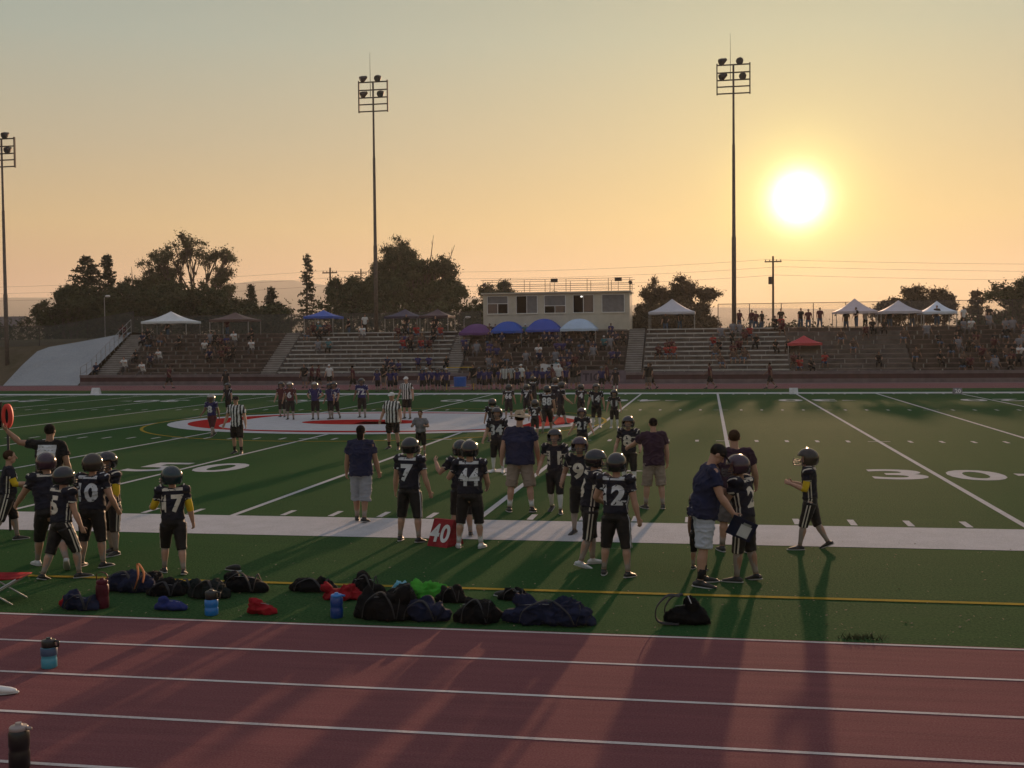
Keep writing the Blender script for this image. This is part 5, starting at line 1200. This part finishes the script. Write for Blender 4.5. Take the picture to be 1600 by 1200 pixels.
# red folding stool cut by the left edge
g = gnd(4, 940); t = empty('folding_stool', (g.x, g.y, 0), R(8), 'red folding stool with thin metal legs cut by the left edge', 'stool')
b = MB()
for i in range(9):
    pass
vs = [(-.34+.62*i/8, -.2+.4*j/4, .32-.045*math.sin(math.pi*i/8)*math.sin(math.pi*j/4)) for i in range(9) for j in range(5)]
vs += [(x, y, z-.012) for x, y, z in vs]; fs = []
for i in range(8):
    for j in range(4): a = i*5+j; fs += [(a, a+5, a+6, a+1), (a+45, a+46, a+51, a+50)]
for i in range(8): fs += [(i*5, i*5+45, i*5+50, i*5+5), (i*5+4, i*5+9, i*5+54, i*5+49)]
for j in range(4): fs += [(j, j+1, j+46, j+45), (40+j, 85+j, 86+j, 41+j)]
b.add(vs, fs); b.build('seat', B_red, t, True)
for y in (-.19, .19):
    for s_ in (-1, 1): b = MB(); b.tube([(-.03-s_*.30, y+s_*.012, .312), (-.03+s_*.24, y+s_*.012, 0)], .011, 8); b.build('leg', M_alu, t, True)
# white trainer at the left edge on the track
g = gnd(-6, 1086); t = empty('trainer_shoe', (g.x, g.y, 0), R(-68), 'white trainer poking in at the left edge of the track', 'shoe')
b = MB(); b.tube([(0, -.13, .05), (0, -.06, .052), (0, .05, .042), (0, .12, .034), (0, .155, .028)], [(.036, .045), (.040, .048), (.046, .036), (.045, .028), (.03, .02)], 14, side=(1, 0, 0), cap='round'); me = fuse(b, .006, 2, 'upper'); me.materials.append(M_white); mobj('upper', me, t)
b = MB(); b.tube([(0, -.16, .013), (0, -.05, .012), (0, .08, .012), (0, .18, .014)], [(.03, .012), (.042, .012), (.05, .012), (.028, .012)], 14, side=(1, 0, 0), cap='round'); b.build('sole', M_sole, t, True)
# cleats on the bags
for px, pyb, lab in ((786, 934, 'black and white cleat lying behind the round black backpack'), (362, 893, 'black and white cleat propped on the black backpack tapering right')):
    g = gnd(px, pyb); t = empty('cleat_shoe', (g.x, g.y+.05, 0 if px > 700 else 0.0), R(70), lab, 'shoe', 'cleats left with the bags')
    b = MB(); b.tube([(0, -.10, .05), (0, -.04, .05), (0, .05, .04), (0, .11, .03)], [(.032, .045), (.036, .046), (.04, .032), (.03, .02)], 12, side=(1, 0, 0), cap='round'); b.build('upper', M_shoeb, t, True)
    b = MB(); b.tube([(0, -.13, .008), (0, 0, .008), (0, .13, .010)], [(.03, .010), (.04, .010), (.028, .010)], 12, side=(1, 0, 0), cap='round'); b.build('sole', M_sole, t, True)
# clipboard held by the capped coach, resting against the right hand
ct, cj, cH = COACH
cm = Matrix.Translation(ct.location) @ ct.rotation_euler.to_matrix().to_4x4()
hp = cm @ (cj['wrR']+cj['hdR']*.07*cH)
t = empty('clipboard', hp+Vector((.04, -.035, -.06)), R(8), 'dark clipboard with a paper, held by the capped coach', 'clipboard'); t.rotation_euler = (R(14), R(24), R(6))
b = MB(); b.box(-.15, .17, -.006, .006, -.16, .10); b.build('board', B_navy, t)
b = MB(); b.box(-.02, .12, -.0105, -.0065, -.13, .03); b.build('paper', C['lightgrey'], t)
b = MB(); b.box(.0, .10, -.016, -.011, .035, .06); b.build('clip', M_alu, t)
# down marker held by the man in the black shirt
mt = [o for o in bpy.data.objects if o.get('label', '').startswith('man in a black shirt')][0]
g = at(13, 700, mt.location.y+.1)
t = empty('down_marker', (g.x, g.y, 0), 0, 'red padded down marker on a pole held up by the man in black', 'marker')
hz_ = zat(13, 631, g.x, g.y); hb_ = zat(13, 669, g.x, g.y)
b = MB(); b.tube([(0, 0, 0), (0, 0, hb_+.02)], .022, 10); b.build('pole', M_strap, t, True)
b = MB(); zc = (hz_+hb_)/2; rz_ = (hz_-hb_)/2; n = 28; prof = []
for (x_, y_) in ((1, -.03), (1, .03), (.36, .03), (.36, -.03)):
    prof.append([(.095*math.cos(2*math.pi*i/n)*x_, y_, zc+rz_*math.sin(2*math.pi*i/n)*(x_ if x_ == 1 else .62)) for i in range(n)])
vs = [v for r_ in prof for v in r_]; b.add(vs, [(j*n+i, j*n+(i+1) % n, ((j+1) % 4)*n+(i+1) % n, ((j+1) % 4)*n+i) for j in range(4) for i in range(n)])
b.build('red_ring', mat('marker_red', (.62, .04, .03), .6, nscale=4, namp=.15), t, True)
b = MB(); b.tube([(0, -.012, zc), (0, .012, zc)], [(.038, rz_*.64)]*2, 20, side=(1, 0, 0)); b.build('black_centre', C['black'], t)
b = MB(); b.box(-.30, -.105, -.02, .02, zc-rz_*.95, zc+rz_*1.15); b.build('black_panel', C['black'], t)
# yard marker wedges
def wedge(num, px, pyb, pyt, wpx, rz, label, cat='yard marker', m=None):
    g = gnd(px, pyb); s = (g-CP).dot(AF)/CF; W = wpx*s; H = zat(px, pyt, g.x, g.y); t = empty('yard_marker', (g.x, g.y, 0), R(rz), label, cat, 'padded yard markers on the sidelines')
    b = MB(); d = .22; b.add([(-W/2, -d, 0), (W/2, -d, 0), (W/2, d, 0), (-W/2, d, 0), (-W/2, -.03, H), (W/2, -.03, H), (W/2, .03, H), (-W/2, .03, H)], [(0, 3, 2, 1), (4, 5, 6, 7), (0, 1, 5, 4), (2, 3, 7, 6), (1, 2, 6, 5), (0, 4, 7, 3)]); b.build('padded_body', m or B_red2, t)
    vs, fs, w = text_data(num, .03, 0); b = MB(); sl = (d-.03)/H
    for sg in (-1, 1): b.add([(-sg*v.x*H*.66, sg*(d+.008-(H*.5+v.y*H*.66)*sl), H*.5+v.y*H*.66) for v in vs], fs if sg < 0 else [f[::-1] for f in fs])
    b.build('number', C['white'], t); return t
B_red2 = fabric('marker_vinyl_red', (.24, .018, .024), .6)
wedge('40', 696, 851, 811, 38, -24, 'red wedge shaped marker reading 40 on the near sideline')
for num, px, lab in (('20', 1496, 'small far marker reading 20 at the right'), ('30', 1240, 'small far marker reading 30 below the sun'), ('50', 150, 'small pale far marker at the left end of the far sideline')):
    Yw = 51.2; X = xat(px, Yw, 614); t = wedge(num, px, 615.5, 606, 13, 0, lab, m=C['lightgrey'] if px != 1496 else C['grey']); 
# banner on the wall
X0, X1 = xat(900, YW-.12, 590), xat(978, YW-.12, 590); cx = (X0+X1)/2
t = empty('banner', (cx, YW-.10, 0), 0, 'purplish banner reading TIGERS hung on the low wall', 'banner')
b = MB(); b.box(X0-cx, X1-cx, 0, .03, .02, 1.0); b.build('cloth', mat('banner_cloth', (.14, .11, .14), .8, nscale=2), t)
vs, fs, w = text_data('TIGERS', .03, 0); b = MB(); b.add([(v.x*.62, -.004, .5+v.y*.62) for v in vs], fs); b.build('lettering', mat('banner_letters', (.045, .03, .045), .8, nscale=0), t)
# white banner in the crowd
Xb = xat(860, Y0-.2, 573); t = empty('banner', (Xb, Y0-.1, ZB0), 0, 'white cloth banner hanging before the packed section', 'banner')
b = MB(); n = 16; vs = []
for i in range(n+1):
    for z in (.0, .35, .75): vs.append((-.8+1.6*i/n, .06*math.sin(i*1.1)*(1-z*.5), .1+z+.04*math.sin(i*.7)))
b.add(vs, [(i*3+j, i*3+3+j, i*3+4+j, i*3+1+j) for i in range(n) for j in range(2)]); o = b.build('cloth', C['lightgrey'], t, True)
# blue cooler on a steel bench stand by the far sideline
X = xat(719, 55.5, 606); t = empty('drinks_cooler', (X, 55.5, 0), 0, 'blue drinks cooler under a thin yellow frame by the far sideline', 'cooler')
b = MB(); b.tube([(0, 0, .25), (0, 0, .9)], [.42, .45], 16); b.build('tank', mat('cooler_blue', (.02, .13, .55), .4, nscale=0), t); b = MB(); b.box(-.6, .6, -.3, .3, .18, .25); b.build('shelf', M_steel, t)
for x in (-.95, .95): b = MB(); b.tube([(x, 0, 0), (x, 0, 1.55)], .025, 6); b.build('upright', C['yellow'], t)
b = MB(); b.tube([(-.95, 0, 1.55), (.95, 0, 1.55)], .025, 6); b.build('crossbar', C['yellow'], t)
# clump of weeds at the turf edge and loose litter
g = gnd(1345, 998); wd = MB(); rng = random.Random(9)
for i in range(90):
    a = rng.uniform(0, 6.28); r_ = rng.random()**.7*.22; x, y = r_*math.cos(a)*1.1, r_*math.sin(a)*.5; h = rng.uniform(.02, .07); d = Vector((rng.uniform(-.05, .05), rng.uniform(-.05, .05), h)); w_ = Vector((.006, 0, 0))
    p = Vector((g.x+x, g.y+y, 0)); h = h*.6; wd.add([p-w_, p+w_, p+d], [(0, 1, 2)])
tag(wd.build('weed_clump', M_broad), 'small dark clump of grass on the turf edge at the right', 'grass clump', kind='stuff')
lt = MB()
for i in range(420):
    px, py = rng.uniform(0, 1600), rng.uniform(845, 1000); p = gnd(px, py)
    if p.y < TURF0+.05: continue
    s_ = rng.uniform(.006, .022); a = rng.uniform(0, 3.14); u = Vector((math.cos(a), math.sin(a), .2))*s_; w_ = Vector((-math.sin(a), math.cos(a), rng.uniform(-.3, .6)))*s_*.6; p = p+Vector((0, 0, .008))
    lt.add([p-u, p+w_, p+u, p-w_], [(0, 1, 2, 3)])
tag(lt.build('turf_litter', mat('dry_leaf', (.20, .17, .10), .9, nscale=9)), 'dry bits scattered over the near turf', 'litter', kind='stuff')
